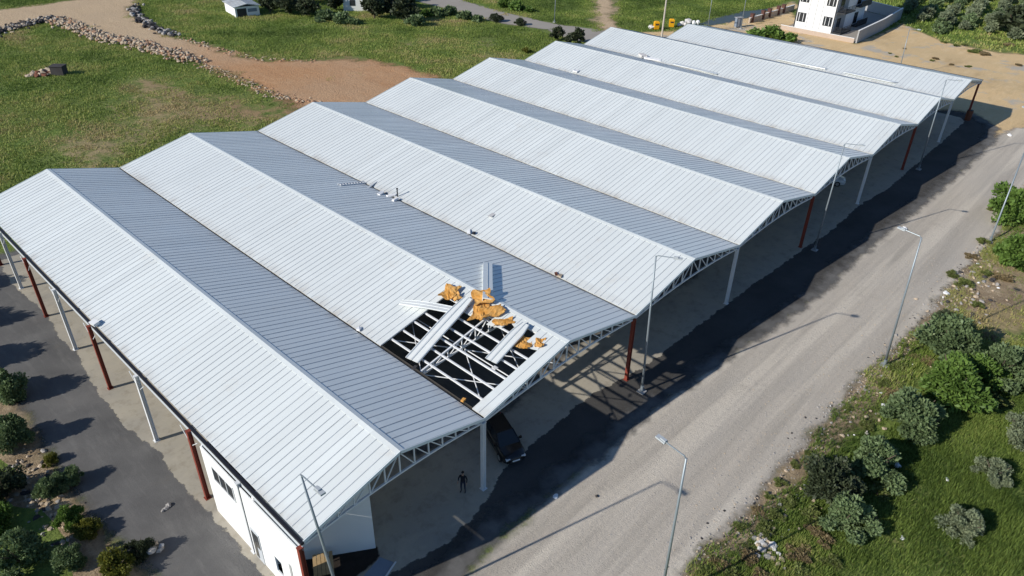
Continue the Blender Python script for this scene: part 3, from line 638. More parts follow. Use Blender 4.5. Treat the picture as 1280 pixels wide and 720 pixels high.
lamp(at(693, 28), at(693, 28), (.5, .8), 'pale lamp post on the grass beyond the far road', g2, 10, r0=.10)
o = lamp(at(884, 38), at(884, 38), (.9, -.5), 'double armed lamp post between the yellow containers and the garden', g2, 9.0, r0=.08)
o = lamp(at(926, 36), at(926, 36), (.9, -.5), 'lamp post near the brown pillared garden wall', g2, 10.5, r0=.08)
up_ = thing('utility_pole', 'tall pale wooden utility pole beside the yellow containers', 'utility pole', at(827, 47))
mb = MB(); mb.tube([(0, 0, 0), (.1, 0, 13)], [.20, .14], 'pole_grey', 10); mb.build('pole', up_)
mb = MB(); mb.box((-.07, -1.0, 12.0), (.07, 1.0, 12.14), 'pole_grey'); mb.build('crossarm', up_)

# ------------------------------------------------------------------ cars
def car(paint, name, label, loc, rz):
    o = thing(name, label, 'car', loc, rz, 'cars in the shade under the shed')
    st = [(-2.16, .66, .38, .78), (-2.08, .80, .30, .93), (-1.7, .86, .22, .99), (-1.0, .88, .2, .99), (0, .88, .2, .97), (.9, .88, .2, .95), (1.5, .86, .21, .88), (1.95, .80, .25, .78), (2.12, .68, .30, .68), (2.18, .55, .36, .60)]
    mb = MB(); V = []; F = []
    for x, w_, zb, zt in st:
        for yy, zz in ((-.88, 0), (-1, .18), (-1, .55), (-.97, .8), (-.84, 1), (.84, 1), (.97, .8), (1, .55), (1, .18), (.88, 0)): V.append((x, yy * w_, zb + (zt - zb) * zz))
    n = 10
    for i in range(len(st) - 1):
        for k in range(n): F.append((i * n + k, (i + 1) * n + k, (i + 1) * n + (k + 1) % n, i * n + (k + 1) % n))
    F.append(tuple(range(n))); F.append(tuple(range((len(st) - 1) * n, len(st) * n))[::-1]); mb.add(V, F, paint); mb.build('body', o, True)
    lo = [(-1.95, -.74, .965), (1.1, -.76, .93), (1.1, .76, .93), (-1.95, .74, .965)]; hi = [(-1.35, -.58, 1.42), (.2, -.60, 1.45), (.2, .60, 1.45), (-1.35, .58, 1.42)]
    mb = MB(); mb.add([lo[1], lo[2], hi[2], hi[1]], [(0, 1, 2, 3)], 'glass'); mb.build('windscreen', o)
    mb = MB(); mb.add([lo[3], lo[0], hi[0], hi[3]], [(0, 1, 2, 3)], 'glass'); mb.build('rear_window', o)
    for a, b in ((0, 1), (2, 3)): mb = MB(); mb.add([lo[a], lo[b], hi[b], hi[a]], [(0, 1, 2, 3)], 'glass'); mb.build('side_window', o)
    mb = MB(); mb.box((-1.38, -.6, 1.41), (.24, .6, 1.47), paint); 
    for a, b in zip(lo, hi): mb.bar(a, b, .07, .06, paint)
    for s in (-1, 1): mb.bar((-.5, s * .755, .95), (-.5, s * .6, 1.42), .06, .05, paint)
    mb.build('roof', o)
    for sx in (-1.35, 1.35):
        for sy in (-1, 1):
            mb = MB(); mb.tube([(sx, sy * .70, .31), (sx, sy * .90, .31)], .31, 'rubber', 20); t_ = mb.build('wheel', o)
            r_ = MB(); r_.tube([(sx, sy * .895, .31), (sx, sy * .912, .31)], .20, 'rim', 16); r_.build('rim', t_)
    for s in (-1, 1):
        mb = MB(); mb.obox((2.06, s * .56, .64), (1, 0, 0), (0, 1, 0), (0, 0, 1), .09, .15, .06, 'light_glass'); mb.build('headlight', o)
        mb = MB(); mb.obox((-2.08, s * .62, .80), (1, 0, 0), (0, 1, 0), (0, 0, 1), .06, .12, .09, 'light_red'); mb.build('tail_light', o)
        mb = MB(); mb.obox((.78, s * .93, 1.0), (1, 0, 0), (0, 1, 0), (0, 0, 1), .06, .10, .07, paint); mb.build('mirror', o)
    mb = MB(); mb.box((2.14, -.42, .36), (2.20, .42, .50), 'dark_frame'); mb.build('grille', o)
    mb = MB(); mb.box((2.185, -.26, .42), (2.21, .26, .53), 'litter'); mb.build('number_plate', o)
    return o
car('car_black', 'parked_car', 'black car parked in the shade behind the white front column', (16.55, 1.85, .034), math.atan2(-3.75, -1.5))
car('car_grey', 'parked_car', 'pale grey car in the deep shade under the fourth bay', (76.6, 5.2, .034), math.atan2(-1, .35))

# ------------------------------------------------------------------ the person in front of the first bay
def person(loc, rz, label):
    J = {'pelvis': (0, 0, .94), 'waist': (0, .0, 1.08), 'chest': (0, .01, 1.30), 'neck': (0, .0, 1.49), 'head0': (.0, .02, 1.58), 'head1': (0, .02, 1.72),
         'lh': (.10, 0, .90), 'lk': (.12, .03, .50), 'la': (.13, -.02, .09), 'lt': (.15, .15, .04), 'rh': (-.10, 0, .90), 'rk': (-.12, .02, .50), 'ra': (-.13, -.03, .09), 'rt': (-.16, .14, .04),
         'ls': (.19, 0, 1.42), 'le': (.27, .02, 1.15), 'lw': (.25, .22, 1.08), 'lp': (.24, .29, 1.07), 'rs': (-.19, 0, 1.42), 're': (-.26, -.03, 1.14), 'rw': (-.26, .06, .90), 'rp': (-.26, .09, .82)}
    rad = {'pelvis': (.16, .11), 'waist': (.145, .10), 'chest': (.17, .115), 'neck': (.055, .055), 'head0': (.075, .085), 'head1': (.08, .095), 'lh': (.092, .092), 'lk': (.062, .062), 'la': (.045, .045), 'lt': (.042, .035), 'rh': (.092, .092), 'rk': (.062, .062), 'ra': (.045, .045), 'rt': (.042, .035),
           'ls': (.062, .062), 'le': (.045, .045), 'lw': (.032, .032), 'lp': (.038, .022), 'rs': (.062, .062), 're': (.045, .045), 'rw': (.032, .032), 'rp': (.022, .038)}
    E = [('pelvis', 'waist'), ('waist', 'chest'), ('chest', 'neck'), ('neck', 'head0'), ('head0', 'head1'), ('pelvis', 'lh'), ('lh', 'lk'), ('lk', 'la'), ('la', 'lt'), ('pelvis', 'rh'), ('rh', 'rk'), ('rk', 'ra'), ('ra', 'rt'), ('chest', 'ls'), ('ls', 'le'), ('le', 'lw'), ('lw', 'lp'), ('chest', 'rs'), ('rs', 're'), ('re', 'rw'), ('rw', 'rp')]
    for s, p, dv, sd in (('l', 'lp', np.array((-.05, 1, -.25)), np.array((1., 0, 0))), ('r', 'rp', np.array((.1, .25, -1)), np.array((0, 1., 0)))):
        dv = dv / np.linalg.norm(dv); b = np.array(J[p])
        for k, L in enumerate((.07, .085, .08, .06)):
            a = b + sd * (k - 1.5) * .019; J[f'{s}f{k}a'] = tuple(a + dv * .03); J[f'{s}f{k}b'] = tuple(a + dv * (.03 + L) + np.array((0, 0, -.015)))
            rad[f'{s}f{k}a'] = (.010, .010); rad[f'{s}f{k}b'] = (.008, .008); E += [(p, f'{s}f{k}a'), (f'{s}f{k}a', f'{s}f{k}b')]
        J[f'{s}th'] = tuple(b + sd * -.05 + dv * .03); rad[f'{s}th'] = (.011, .011); E.append((p, f'{s}th'))
    names = list(J); me = bpy.data.meshes.new('person'); me.from_pydata([J[n] for n in names], [(names.index(a), names.index(b)) for a, b in E], [])
    o = link('person', me); sk = o.modifiers.new('skin', 'SKIN'); sk.use_smooth_shade = True; o.modifiers.new('sub', 'SUBSURF').levels = 1
    for i, n in enumerate(names): me.skin_vertices[0].data[i].radius = rad[n]; me.skin_vertices[0].data[i].use_root = (n == 'pelvis')
    bpy.context.view_layer.update(); dg = bpy.context.evaluated_depsgraph_get(); nm = bpy.data.meshes.new_from_object(o.evaluated_get(dg)); o.modifiers.clear(); o.data = nm
    nm.materials.clear()
    for m in ('skin', 'cloth_dark', 'cloth_jeans', 'rubber'): nm.materials.append(M[m])
    for p in nm.polygons:
        c = p.center; p.use_smooth = True
        p.material_index = 3 if c.z < .10 else 2 if c.z < .98 and abs(c.x) < .22 else 0 if c.z > 1.475 or (abs(c.x) > .2 and (c.z < .93 or c.y > .20)) else 1
    o.location = loc; o.rotation_euler = (0, 0, rz); tag(o, label, 'person')
    mb = MB(); V = []; F = []                                # hair cap
    for j in range(5):
        th = j / 4 * 1.45
        for k in range(12): a = k * math.pi / 6; V.append((.098 * math.sin(th) * math.cos(a), .012 + .112 * math.sin(th) * math.sin(a) - .01, 1.715 + .10 * math.cos(th)))
    for j in range(4):
        for k in range(12): F.append((j * 12 + k, j * 12 + (k + 1) % 12, (j + 1) * 12 + (k + 1) % 12, (j + 1) * 12 + k))
    mb.add(V, F, 'hair'); mb.build('hair', o, True)
    mb = MB(); mb.obox((0, .115, 1.64), (1, 0, 0), (0, 1, 0), (0, 0, 1), .014, .02, .025, 'skin'); mb.build('nose', o)
    for s in (-1, 1): mb = MB(); mb.obox((s * .034, .102, 1.675), (1, 0, 0), (0, 1, 0), (0, 0, 1), .012, .008, .006, 'dark_frame'); mb.build('eye', o)
    return o
pp = at(579, 615); person((pp[0], pp[1], .034), R(120), 'person in dark clothes standing on the concrete left of the white front column')
bn = thing('rust_barrel', 'dark rust brown barrel beside the red column at the far shed corner', 'barrel', (at(1209, 150)[0], at(1209, 150)[1], .03))
mb = MB(); mb.tube([(0, 0, 0), (0, 0, .05), (0, 0, .48), (0, 0, .52), (0, 0, .98), (0, 0, 1.02), (0, 0, 1.45)], [.42, .43, .42, .45, .42, .45, .43], 'rust', 16); mb.build('body', bn)
mb = MB(); mb.tube([(0, 0, 1.452), (0, 0, 1.50)], .40, 'rock_dark', 16); mb.build('lid', bn)

# ------------------------------------------------------------------ apartment house and its garden walls
bx0, by0, by1 = 154.6, 37.9, 46.6; bx1 = 171.
ap = thing('apartment_building', 'white apartment house with dark framed windows and dark balconies', 'building', (0, 0, 0)); ST = 4.05; BH = 4 * ST + .6
mb = MB(); mb.box((bx0, by0, 0), (bx1, by1, BH), 'wall_white'); mb.build('wall', ap)
mb = MB(); mb.box((bx0 - .3, by0 - .3, BH), (bx1 + .3, by1 + .3, BH + .35), 'dark_frame'); mb.build('roof', ap)
for y in (by1 - .25, by0 + .01): mb = MB(); mb.box((bx0 - .06, y, 0), (bx0 - .004, y + .24, BH - .01), 'dark_frame'); mb.build('corner_strip', ap)
for y in (by0 + 3.0, by0 + 4.35, by0 + 5.9): mb = MB(); mb.box((bx0 - .03, y, .3), (bx0 - .002, y + .10, BH - .1), 'wall_grey'); mb.build('groove_strip', ap)
def bwin(x, y0, y1, z0, z1, axis):
    mb = MB(); g = MB()
    if axis == 'x':
        mb.box((x - .07, y0, z0), (x - .003, y1, z1), 'dark_frame'); f = mb.build('window', ap)
        for k in range(4): g.box((x - .09, y0 + .12 + k * (y1 - y0 - .16) / 4, z0 + .12), (x - .073, y0 + .04 + (k + 1) * (y1 - y0 - .16) / 4, z1 - .12), 'glass')
        for k in range(1, 4, 2): g.box((x - .10, y0 + .06 + k * (y1 - y0 - .16) / 4, z0 + .1), (x - .091, y0 + .16 + k * (y1 - y0 - .16) / 4, z1 - .1), 'litter')
    else:
        mb.box((y0, x - .07, z0), (y1, x - .003, z1), 'dark_frame'); f = mb.build('window', ap); g.box((y0 + .1, x - .09, z0 + .1), (y1 - .1, x - .073, z1 - .1), 'glass')
    g.build('pane', f)
W_ = by1 - by0
for s in range(4):
    z = s * ST + 1.35
    bwin(bx0, by1 - .27 * W_, by1 - .05 * W_, z, z + 1.9, 'x'); bwin(bx0, by0 + .06 * W_, by0 + .28 * W_, z, z + 1.9, 'x')
    bwin(by0, bx0 + 1.2, bx0 + 3.2, s * ST + .5, s * ST + 2.9, 'y'); bwin(by0, bx0 + 10.6, bx0 + 12.6, s * ST + .6, s * ST + 2.9, 'y')
    mb = MB(); mb.box((bx0 + .1, by0 - 1.8, s * ST + .1), (bx0 + 5.6, by0 - .003, s * ST + .35), 'dark_frame'); bal = mb.build('balcony', ap)
    mb = MB()
    for zz in (.6, .85, 1.1, 1.35): mb.box((bx0 + .12, by0 - 1.78, s * ST + zz), (bx0 + 5.58, by0 - 1.72, s * ST + zz + .08), 'dark_frame'); mb.box((bx0 + .12, by0 - 1.718, s * ST + zz), (bx0 + .18, by0 - .1, s * ST + zz + .08), 'dark_frame')
    for k in range(4): mb.box((bx0 + .14 + k * 1.78, by0 - 1.71, s * ST + .355), (bx0 + .20 + k * 1.78, by0 - 1.66, s * ST + 1.45), 'dark_frame')
    mb.build('railing', bal)
    mb = MB(); mb.box((bx0 + .3, by0 - .05, s * ST + .36), (bx0 + 5.5, by0 - .001, s * ST + ST - .1), 'wall_grey'); mb.build('balcony_wall', ap)
    mb = MB(); mb.box((bx0 + 10.2, by0 - 1.2, s * ST + .1), (bx0 + 16, by0 - .003, s * ST + .35), 'dark_frame'); mb.box((bx0 + 10.2, by0 - 1.2, s * ST + .354), (bx0 + 16, by0 - 1.1, s * ST + 1.4), 'dark_frame'); mb.build('balcony', ap)
def wall(name, label, pts, h, th, m, cat='wall', posts=None):
    o = thing(name, label, cat)
    mb = MB()
    for a, b in zip(pts[:-1], pts[1:]):
        mb.bar((a[0], a[1], h / 2), (b[0], b[1], h / 2), th, h, m)
    mb.build('wall_panel', o)
    mb = MB()
    for a, b in zip(pts[:-1], pts[1:]): mb.bar((a[0], a[1], h + .03), (b[0], b[1], h + .03), th + .1, .055, 'wall_white')
    mb.build('coping', o)
    for p in posts or []:
        mb = MB(); mb.box((p[0] - .35, p[1] - .35, 0), (p[0] + .35, p[1] + .35, h + .7), 'brown_post'); mb.box((p[0] - .42, p[1] - .42, h + .704), (p[0] + .42, p[1] + .42, h + .85), 'brown_post'); mb.build('post', o)
    return o
wall('garden_wall', 'grey concrete garden wall running away right of the white apartment house', [(150.2, 30.9), (166, 31.6), (181.5, 33.1)], 2.5, .25, 'wall_grey')
wall('garden_wall', 'low pale garden wall in front of the white apartment house', [(150.0, 31.3), (150.3, 47.5)], .9, .25, 'wall_tan')
wall('garden_wall', 'grey rear garden wall behind the white apartment house', [(181.6, 33.4), (186, 44)], 2.3, .25, 'wall_grey')
pa, pb = at(936, 29), at(992, 12); ps = [pa + (pb - pa) * k for k in (.05, .28, .42, .62, .74)]
wall('boundary_wall', 'low pinkish wall with dark brown pillars left of the apartment house', [tuple(pa[:2]), tuple(pb[:2])], 1.1, .25, 'wall_tan', 'wall', ps)
def container(p, label, rz):
    o = thing('waste_container', label, 'container', p, rz, 'yellow containers by the far road'); o.scale = (.7, .7, .75)
    mb = MB(); mb.hexa([(-.75, -.65, .12), (.75, -.65, .12), (.75, .65, .12), (-.75, .65, .12), (-.8, -.7, 2.0), (.8, -.7, 2.0), (.8, .7, 2.0), (-.8, .7, 2.0)], 'yellow'); mb.build('body', o, bevel=.05)
    mb = MB(); mb.hexa([(-.82, -.72, 2.004), (.82, -.72, 2.004), (.82, .72, 2.004), (-.82, .72, 2.004), (-.5, -.4, 2.35), (.5, -.4, 2.35), (.5, .4, 2.35), (-.5, .4, 2.35)], 'yellow'); mb.build('lid', o)
    mb = MB(); mb.box((-.5, -.76, 1.35), (.5, -.70, 1.7), 'dark_frame'); mb.build('slot', o)
    for sx in (-1, 1): mb = MB(); mb.box((sx * .6 - .1, -.6, 0), (sx * .6 + .1, .6, .118), 'dark_frame'); mb.build('foot', o)
container(at(820, 37), 'yellow container left of the utility pole', -.7); container(at(839, 34), 'yellow container right of the utility pole', -.9)
def rock(mb, c, r, m, g):
    ph = (1 + 5 ** .5) / 2; V = [(-1, ph, 0), (1, ph, 0), (-1, -ph, 0), (1, -ph, 0), (0, -1, ph), (0, 1, ph), (0, -1, -ph), (0, 1, -ph), (ph, 0, -1), (ph, 0, 1), (-ph, 0, -1), (-ph, 0, 1)]
    F = [(0, 11, 5), (0, 5, 1), (0, 1, 7), (0, 7, 10), (0, 10, 11), (1, 5, 9), (5, 11, 4), (11, 10, 2), (10, 7, 6), (7, 1, 8), (3, 9, 4), (3, 4, 2), (3, 2, 6), (3, 6, 8), (3, 8, 9), (4, 9, 5), (2, 4, 11), (6, 2, 10), (8, 6, 7), (9, 8, 1)]
    sx, sy, sz = g.uniform(.7, 1.3), g.uniform(.7, 1.3), g.uniform(.45, .9); a = g.uniform(0, 6.3); ca, sa = math.cos(a), math.sin(a); P = []
    for v in V:
        k = r / 1.9 * g.uniform(.72, 1.2); x, y, z = v[0] * k * sx, v[1] * k * sy, v[2] * k * sz; P.append((c[0] + x * ca - y * sa, c[1] + x * sa + y * ca, c[2] + z))
    mb.add(P, F, m)
for i, (x_, y_, r_, m, lb) in enumerate([(814, 37, .9, 'bag', 'pale boulder left of the first yellow container'), (852, 33, 1.0, 'bag', 'leftmost white rubble bag right of the yellow containers'), (860, 31, 1.2, 'bag', 'tallest white rubble bag right of the yellow containers'), (868, 31, 1.0, 'litter', 'rightmost white rubble bag right of the yellow containers')]):
    mb = MB(); g = random.Random(i); p = at(x_, y_)
    for k in range(3): rock(mb, (p[0] + g.uniform(-.6, .6), p[1] + g.uniform(-.6, .6), r_ * .3 + k * .15), r_ * .6, m, g)
    tag(mb.build('rubble_bag' if i else 'boulder'), lb, 'rubble' if i else 'boulder')
cb = thing('cabinet', 'blue grey steel cabinet standing on the sand near the brown pillared wall', 'cabinet', at(922, 34), -.4)
mb = MB(); mb.box((-.7, -.5, .15), (.7, .5, 2.0), 'blue_grey'); mb.build('body', cb, bevel=.03); mb = MB(); mb.box((-.8, -.6, 2.004), (.8, .6, 2.12), 'wall_grey'); mb.build('roof', cb); mb = MB(); mb.box((-.6, -.52, .3), (-.05, -.502, 1.9), 'steel_grey'); mb.build('door', cb); mb = MB(); mb.box((-.6, -.4, 0), (.6, .4, .146), 'wall_grey'); mb.build('plinth', cb)

# ------------------------------------------------------------------ sheds and houses at the far left
h0 = at(322, 20); hv = thing('farm_shed', 'low white farm shed with ribbed pale roof and dark doorway', 'farm shed', (at(296, 22)[0], at(296, 22)[1], 0), R(-12))
w_, l_, z0, z1 = 5.0, 7.6, 2.1, 2.6
mb = MB(); mb.box((-.15, .0, 0), (w_ + .0, .12, z0), 'wall_white'); mb.box((-.15, .124, 0), (0, l_, z0), 'wall_white'); mb.box((w_, .0, 0), (w_ + .12, l_, z0), 'wall_white'); mb.box((.004, l_ - .12, 0), (w_ - .004, l_, z0), 'wall_white'); mb.build('wall', hv)
mb = MB(); mb.box((.25, -.03, 0), (2.3, -.004, 1.75), 'dark_frame'); mb.build('doorway', hv)
mb = MB(); mb.box((2.6, -.03, .9), (4.6, -.004, 1.6), 'blue_grey'); mb.build('window', hv)
for s in (0, 1):
    mb = MB(); xa = -.5 if s == 0 else w_ + .5; xb = w_ / 2
    mb.hexa([(xa, -.4, z0 - .05), (xb, -.4, z1), (xb, l_ + .3, z1), (xa, l_ + .3, z0 - .05), (xa, -.4, z0 + .03), (xb, -.4, z1 + .08), (xb, l_ + .3, z1 + .08), (xa, l_ + .3, z0 + .03)], 'roof_paint')
    for k in range(9):
        y = -.3 + k * 1.07; mb.hexa([(xa, y, z0 + .03), (xb, y, z1 + .08), (xb, y + .12, z1 + .08), (xa, y + .12, z0 + .03), (xa, y, z0 + .09), (xb, y, z1 + .14), (xb, y + .12, z1 + .14), (xa, y + .12, z0 + .09)], 'seam')
    mb.build('roof', hv)
hs = thing('farm_house', 'pale farmhouse half hidden behind the dark trees', 'house', (at(452, 14)[0], at(452, 14)[1], 0), R(-40))
mb = MB(); mb.box((-4, 0, 0), (5, 7, 3.4), 'wall_white'); mb.build('wall', hs)
mb = MB(); mb.add([(-4.4, -.5, 3.4), (5.4, -.5, 3.4), (5.4, 7.5, 3.4), (-4.4, 7.5, 3.4), (-4.4, 3.5, 5.0), (5.4, 3.5, 5.0)], [(0, 1, 5, 4), (2, 3, 4, 5), (0, 4, 3), (1, 2, 5), (3, 2, 1, 0)], 'tile'); mb.build('roof', hs)
for x in (-2.5, 2.0): mb = MB(); mb.box((x, -.05, 1.2), (x + 1.2, -.004, 2.5), 'dark_frame'); mb.build('window', hs)
ru = thing('rubble_heap', 'brown earth heap with a dark block at its right end in the meadow', 'heap', at(58, 92))
g = random.Random(3); mb = MB()
for k in range(46): a = g.uniform(0, 6.3); r_ = g.uniform(0, 1) ** .5; rock(mb, (-.3 + 3.2 * r_ * math.cos(a) * .8, 1.6 * r_ * math.sin(a), .55 * (1 - r_)), g.uniform(.4, .8), 'rock_tan' if k % 3 else 'rust', g)
mb.build('heap', ru)
mb = MB(); ca = .7
mb.obox((1.5, -1.8, .6), (.7, -.7, 0), (.7, .7, 0), (0, 0, 1), 1.0, .8, .75, 'rock_dark'); mb.obox((1.5, -1.8, 1.42), (.7, -.7, 0), (.7, .7, 0), (0, 0, 1), 1.1, .9, .06, 'rock_dark'); mb.build('block', ru)
for (x_, y_, l_, lb) in ((222, 5, 3.5, 'small white parked van shape left of the farm shed'),):
    pass

# ------------------------------------------------------------------ rubble, stones and litter
def along(poly, n, spread, g):
    P = [at(*p)[:2] for p in poly]; seg = [np.linalg.norm(P[i + 1] - P[i]) for i in range(len(P) - 1)]; tot = sum(seg); out = []
    for _ in range(n):
        d = g.uniform(0, tot)
        for i, s in enumerate(seg):
            if d <= s: break
            d -= s
        q = P[i] + (P[i + 1] - P[i]) * d / s; out.append((q[0] + g.gauss(0, spread), q[1] + g.gauss(0, spread)))
    return out
g = random.Random(8); mb = MB()
for x, y in along([(-20, 48), (0, 40), (35, 30), (68, 24)], 380, 1.1, g): rock(mb, (x, y, g.uniform(.05, .5)), g.uniform(.2, .5), g.choice(['rock_dark', 'rock_dark', 'rock_grey', 'rock_tan']), g)
for x, y in along([(68, 26), (100, 38), (130, 48), (180, 58), (245, 78)], 900, 1.1, g): rock(mb, (x, y, g.uniform(.05, .5)), g.uniform(.15, .45), g.choice(['rock_tan', 'rock_tan', 'rock_tan', 'rock_rust']), g)
for x, y in along([(245, 78), (300, 100), (350, 122), (400, 130)], 240, .8, g): rock(mb, (x, y, .05), g.uniform(.10, .28), g.choice(['rock_tan', 'rock_rust']), g)
for x, y in along([(165, 8), (172, 22), (196, 38), (222, 46)], 130, .7, g): rock(mb, (x, y, g.uniform(0, .4)), g.uniform(.3, .7), g.choice(['rock_dark', 'rock_grey']), g)
for x, y in along([(222, 46), (270, 60), (320, 75), (400, 76)], 110, .7, g): rock(mb, (x, y, .05), g.uniform(.10, .3), g.choice(['rock_tan', 'rock_rust']), g)
tag(mb.build('rubble_bank'), 'tan and grey rubble tipped along the edges of the dirt road', None, kind='stuff')
mb = MB()
for x, y in along([(858, 715), (890, 682), (935, 640), (965, 602), (1003, 560), (1055, 502), (1080, 468), (1115, 442), (1152, 404), (1184, 362), (1214, 332), (1245, 297)], 900, .6, g): rock(mb, (x, y, .01), g.uniform(.03, .10), g.choice(['rock_tan', 'rock_grey', 'rock_grey', 'rock_dark']), g)
for x, y in along([(960, 690), (1000, 610), (1080, 540), (1110, 490), (1180, 400), (1250, 300)], 180, 1.2, g): rock(mb, (x, y, .02), g.uniform(.05, .18), g.choice(['rock_tan', 'rock_tan', 'rock_grey']) if g.random() < .96 else 'litter', g)
for x, y in along([(950, 668), (962, 690), (975, 700)], 40, .35, g): rock(mb, (x, y, .06), g.uniform(.08, .25), g.choice(['rock_tan', 'rock_grey', 'bag']), g)
for x, y in along([(1195, 390), (1215, 370), (1240, 345)], 60, 1.0, g): rock(mb, (x, y, .04), g.uniform(.08, .28), g.choice(['rock_grey', 'rock_tan', 'rock_dark']), g)
for x, y in along([(20, 570), (60, 640), (90, 690)], 150, .8, g): rock(mb, (x, y, .02), g.uniform(.05, .2), g.choice(['rock_tan', 'rock_grey', 'rock_tan', 'rock_dark']), g)
tag(mb.build('loose_stones'), 'loose stones scattered along the banks beside the road', None, kind='stuff')
mb = MB()
for x, y in along([(880, 690), (980, 560), (1090, 430), (1180, 320)], 1300, 1.8, g): rock(mb, (x - .6, y + .9, .016), g.uniform(.02, .06), g.choice(['rock_grey', 'rock_tan', 'rock_grey']), g)
tag(mb.build('road_gravel'), 'coarse gravel lying loose on the road', None, kind='stuff')
for i, (x_, y_, r_, m, lb) in enumerate([(694, 622, .16, 'litter', 'white litter scrap at the shade edge on the gravel'), (1131, 287, .30, 'litter', 'white litter scrap in the middle of the far gravel road'), (1183, 367, .25, 'litter', 'white litter scrap at the right road edge between two lamps'), (1105, 510, .25, 'litter', 'white scrap beside the bright green bush'), (1262, 170, .35, 'litter', 'white scrap at the far end of the gravel road'), (746, 621, .10, 'rock_dark', 'small dark stone on the gravel road'), (1122, 583, .22, 'litter', 'white scrap in the grass beside the bush shade'), (1184, 601, .15, 'litter', 'white speck of litter in the dark grass'), (1128, 674, .15, 'litter', 'pale litter speck low in the grass')]):
    mb = MB(); p = at(x_, y_); gg = random.Random(i); rock(mb, (p[0], p[1], .05), r_, m, gg); rock(mb, (p[0] + r_, p[1] + .5 * r_, .05), r_ * .7, m, gg); tag(mb.build('litter_scrap' if m == 'litter' else 'stone'), lb, 'litter' if m == 'litter' else 'stone')
p = at(192, 690); mb = MB(); gg = random.Random(5)
for k in range(9): rock(mb, (p[0] + gg.uniform(-.5, .5), p[1] + gg.uniform(-.5, .5), .10 + .05 * k), gg.uniform(.12, .28), gg.choice(['rock_tan', 'rock_grey', 'bag']), gg)
tag(mb.build('rubbish_pile'), 'pile of pale stones and rubbish at the asphalt edge, lower left', 'rubbish')
p = at(207, 635); mb = MB()
for k in range(5): rock(mb, (p[0] + gg.uniform(-.25, .25), p[1] + gg.uniform(-.2, .2), .06), gg.uniform(.12, .22), 'rock_grey', gg)
tag(mb.build('stone_heap'), 'small heap of stones lying in the middle of the left asphalt lane', 'stones')

# ------------------------------------------------------------------ vegetation
def quadmesh(name, C, U, V, tint, mat):                # N leaf quads: centre, half axes
    n = len(C); P = np.stack([C - U, C - V * .8 + U * .1, C + U, C + V * .8 + U * .1], 1).reshape(-1, 3)
    me = bpy.data.meshes.new(name); me.vertices.add(4 * n); me.vertices.foreach_set('co', P.ravel().astype(np.float32)); me.loops.add(4 * n); me.loops.foreach_set('vertex_index', np.arange(4 * n, dtype=np.int32))
    me.polygons.add(n); me.polygons.foreach_set('loop_start', np.arange(0, 4 * n, 4, dtype=np.int32)); a = me.attributes.new('tint', 'FLOAT', 'FACE'); a.data.foreach_set('value', tint.astype(np.float32))
    me.update(calc_edges=True); me.materials.append(M[mat]); return me
def unit(a): return a / (np.linalg.norm(a, axis=-1, keepdims=True) + 1e-9)
def crown(seed, n_cl, n_leaf, leaf, mat, height=1.5, base=.1, cl=.42, upright=.3, elong=1.6):
    # crown of radius about 1: leaf clumps on an uneven dome, gaps between them
    g = np.random.default_rng(seed); cs = []
    for i in range(n_cl):
        a = g.uniform(0, 2 * np.pi); u = g.random() ** .6; h = g.random()
        rr_ = (.78 if i % 4 else 1.02) * u * math.sqrt(max(.05, 1 - (1.15 * h - .25) ** 2)); cs.append((rr_ * math.cos(a), rr_ * math.sin(a), base + .12 + (height - base - .25) * h * (1 - .25 * u)))
    cs = np.array(cs); sz = g.uniform(.55, 1.15, n_cl) * cl; k = g.integers(0, n_cl, n_leaf); d = unit(g.normal(size=(n_leaf, 3))); rad = g.random(n_leaf) ** .45
    C = cs[k] + d * (rad * sz[k])[:, None] * np.array([1, 1, .85]); C[:, 2] = np.maximum(C[:, 2], .02 + .05 * g.random(n_leaf))
    out = unit(C - np.array([0, 0, height * .35])); ax = unit(d * .8 + out * .5 + np.array([0, 0, upright]) + .7 * g.normal(size=(n_leaf, 3))); nr = unit(np.cross(ax, g.normal(size=(n_leaf, 3))))
    s = leaf * g.uniform(.6, 1.35, n_leaf)[:, None]; clt = g.uniform(-.2, .2, n_cl)
    return quadmesh('foliage', C, ax * s * elong * .5, nr * s * .5, np.clip(.42 + clt[k] + g.normal(0, .16, n_leaf), 0, 1), mat)
def stems(seed, n, r, h):
    g = random.Random(seed); mb = MB(); mb.tube([(0, 0, -.1), (.02, .0, h * .25), (.0, .03, h * .45)], [.07, .055, .04], 'bark', 7)
    for k in range(n):
        a = k * 6.283 / n + g.uniform(-.4, .4); e = g.uniform(.35, .7) * r; mb.tube([(0, 0, h * g.uniform(.1, .35)), (e * .5 * math.cos(a), e * .5 * math.sin(a), h * .5), (e * math.cos(a), e * math.sin(a), h * g.uniform(.6, .85))], [.04, .028, .012], 'bark', 6)
    return mb.mesh('trunk')
CROWN = {}
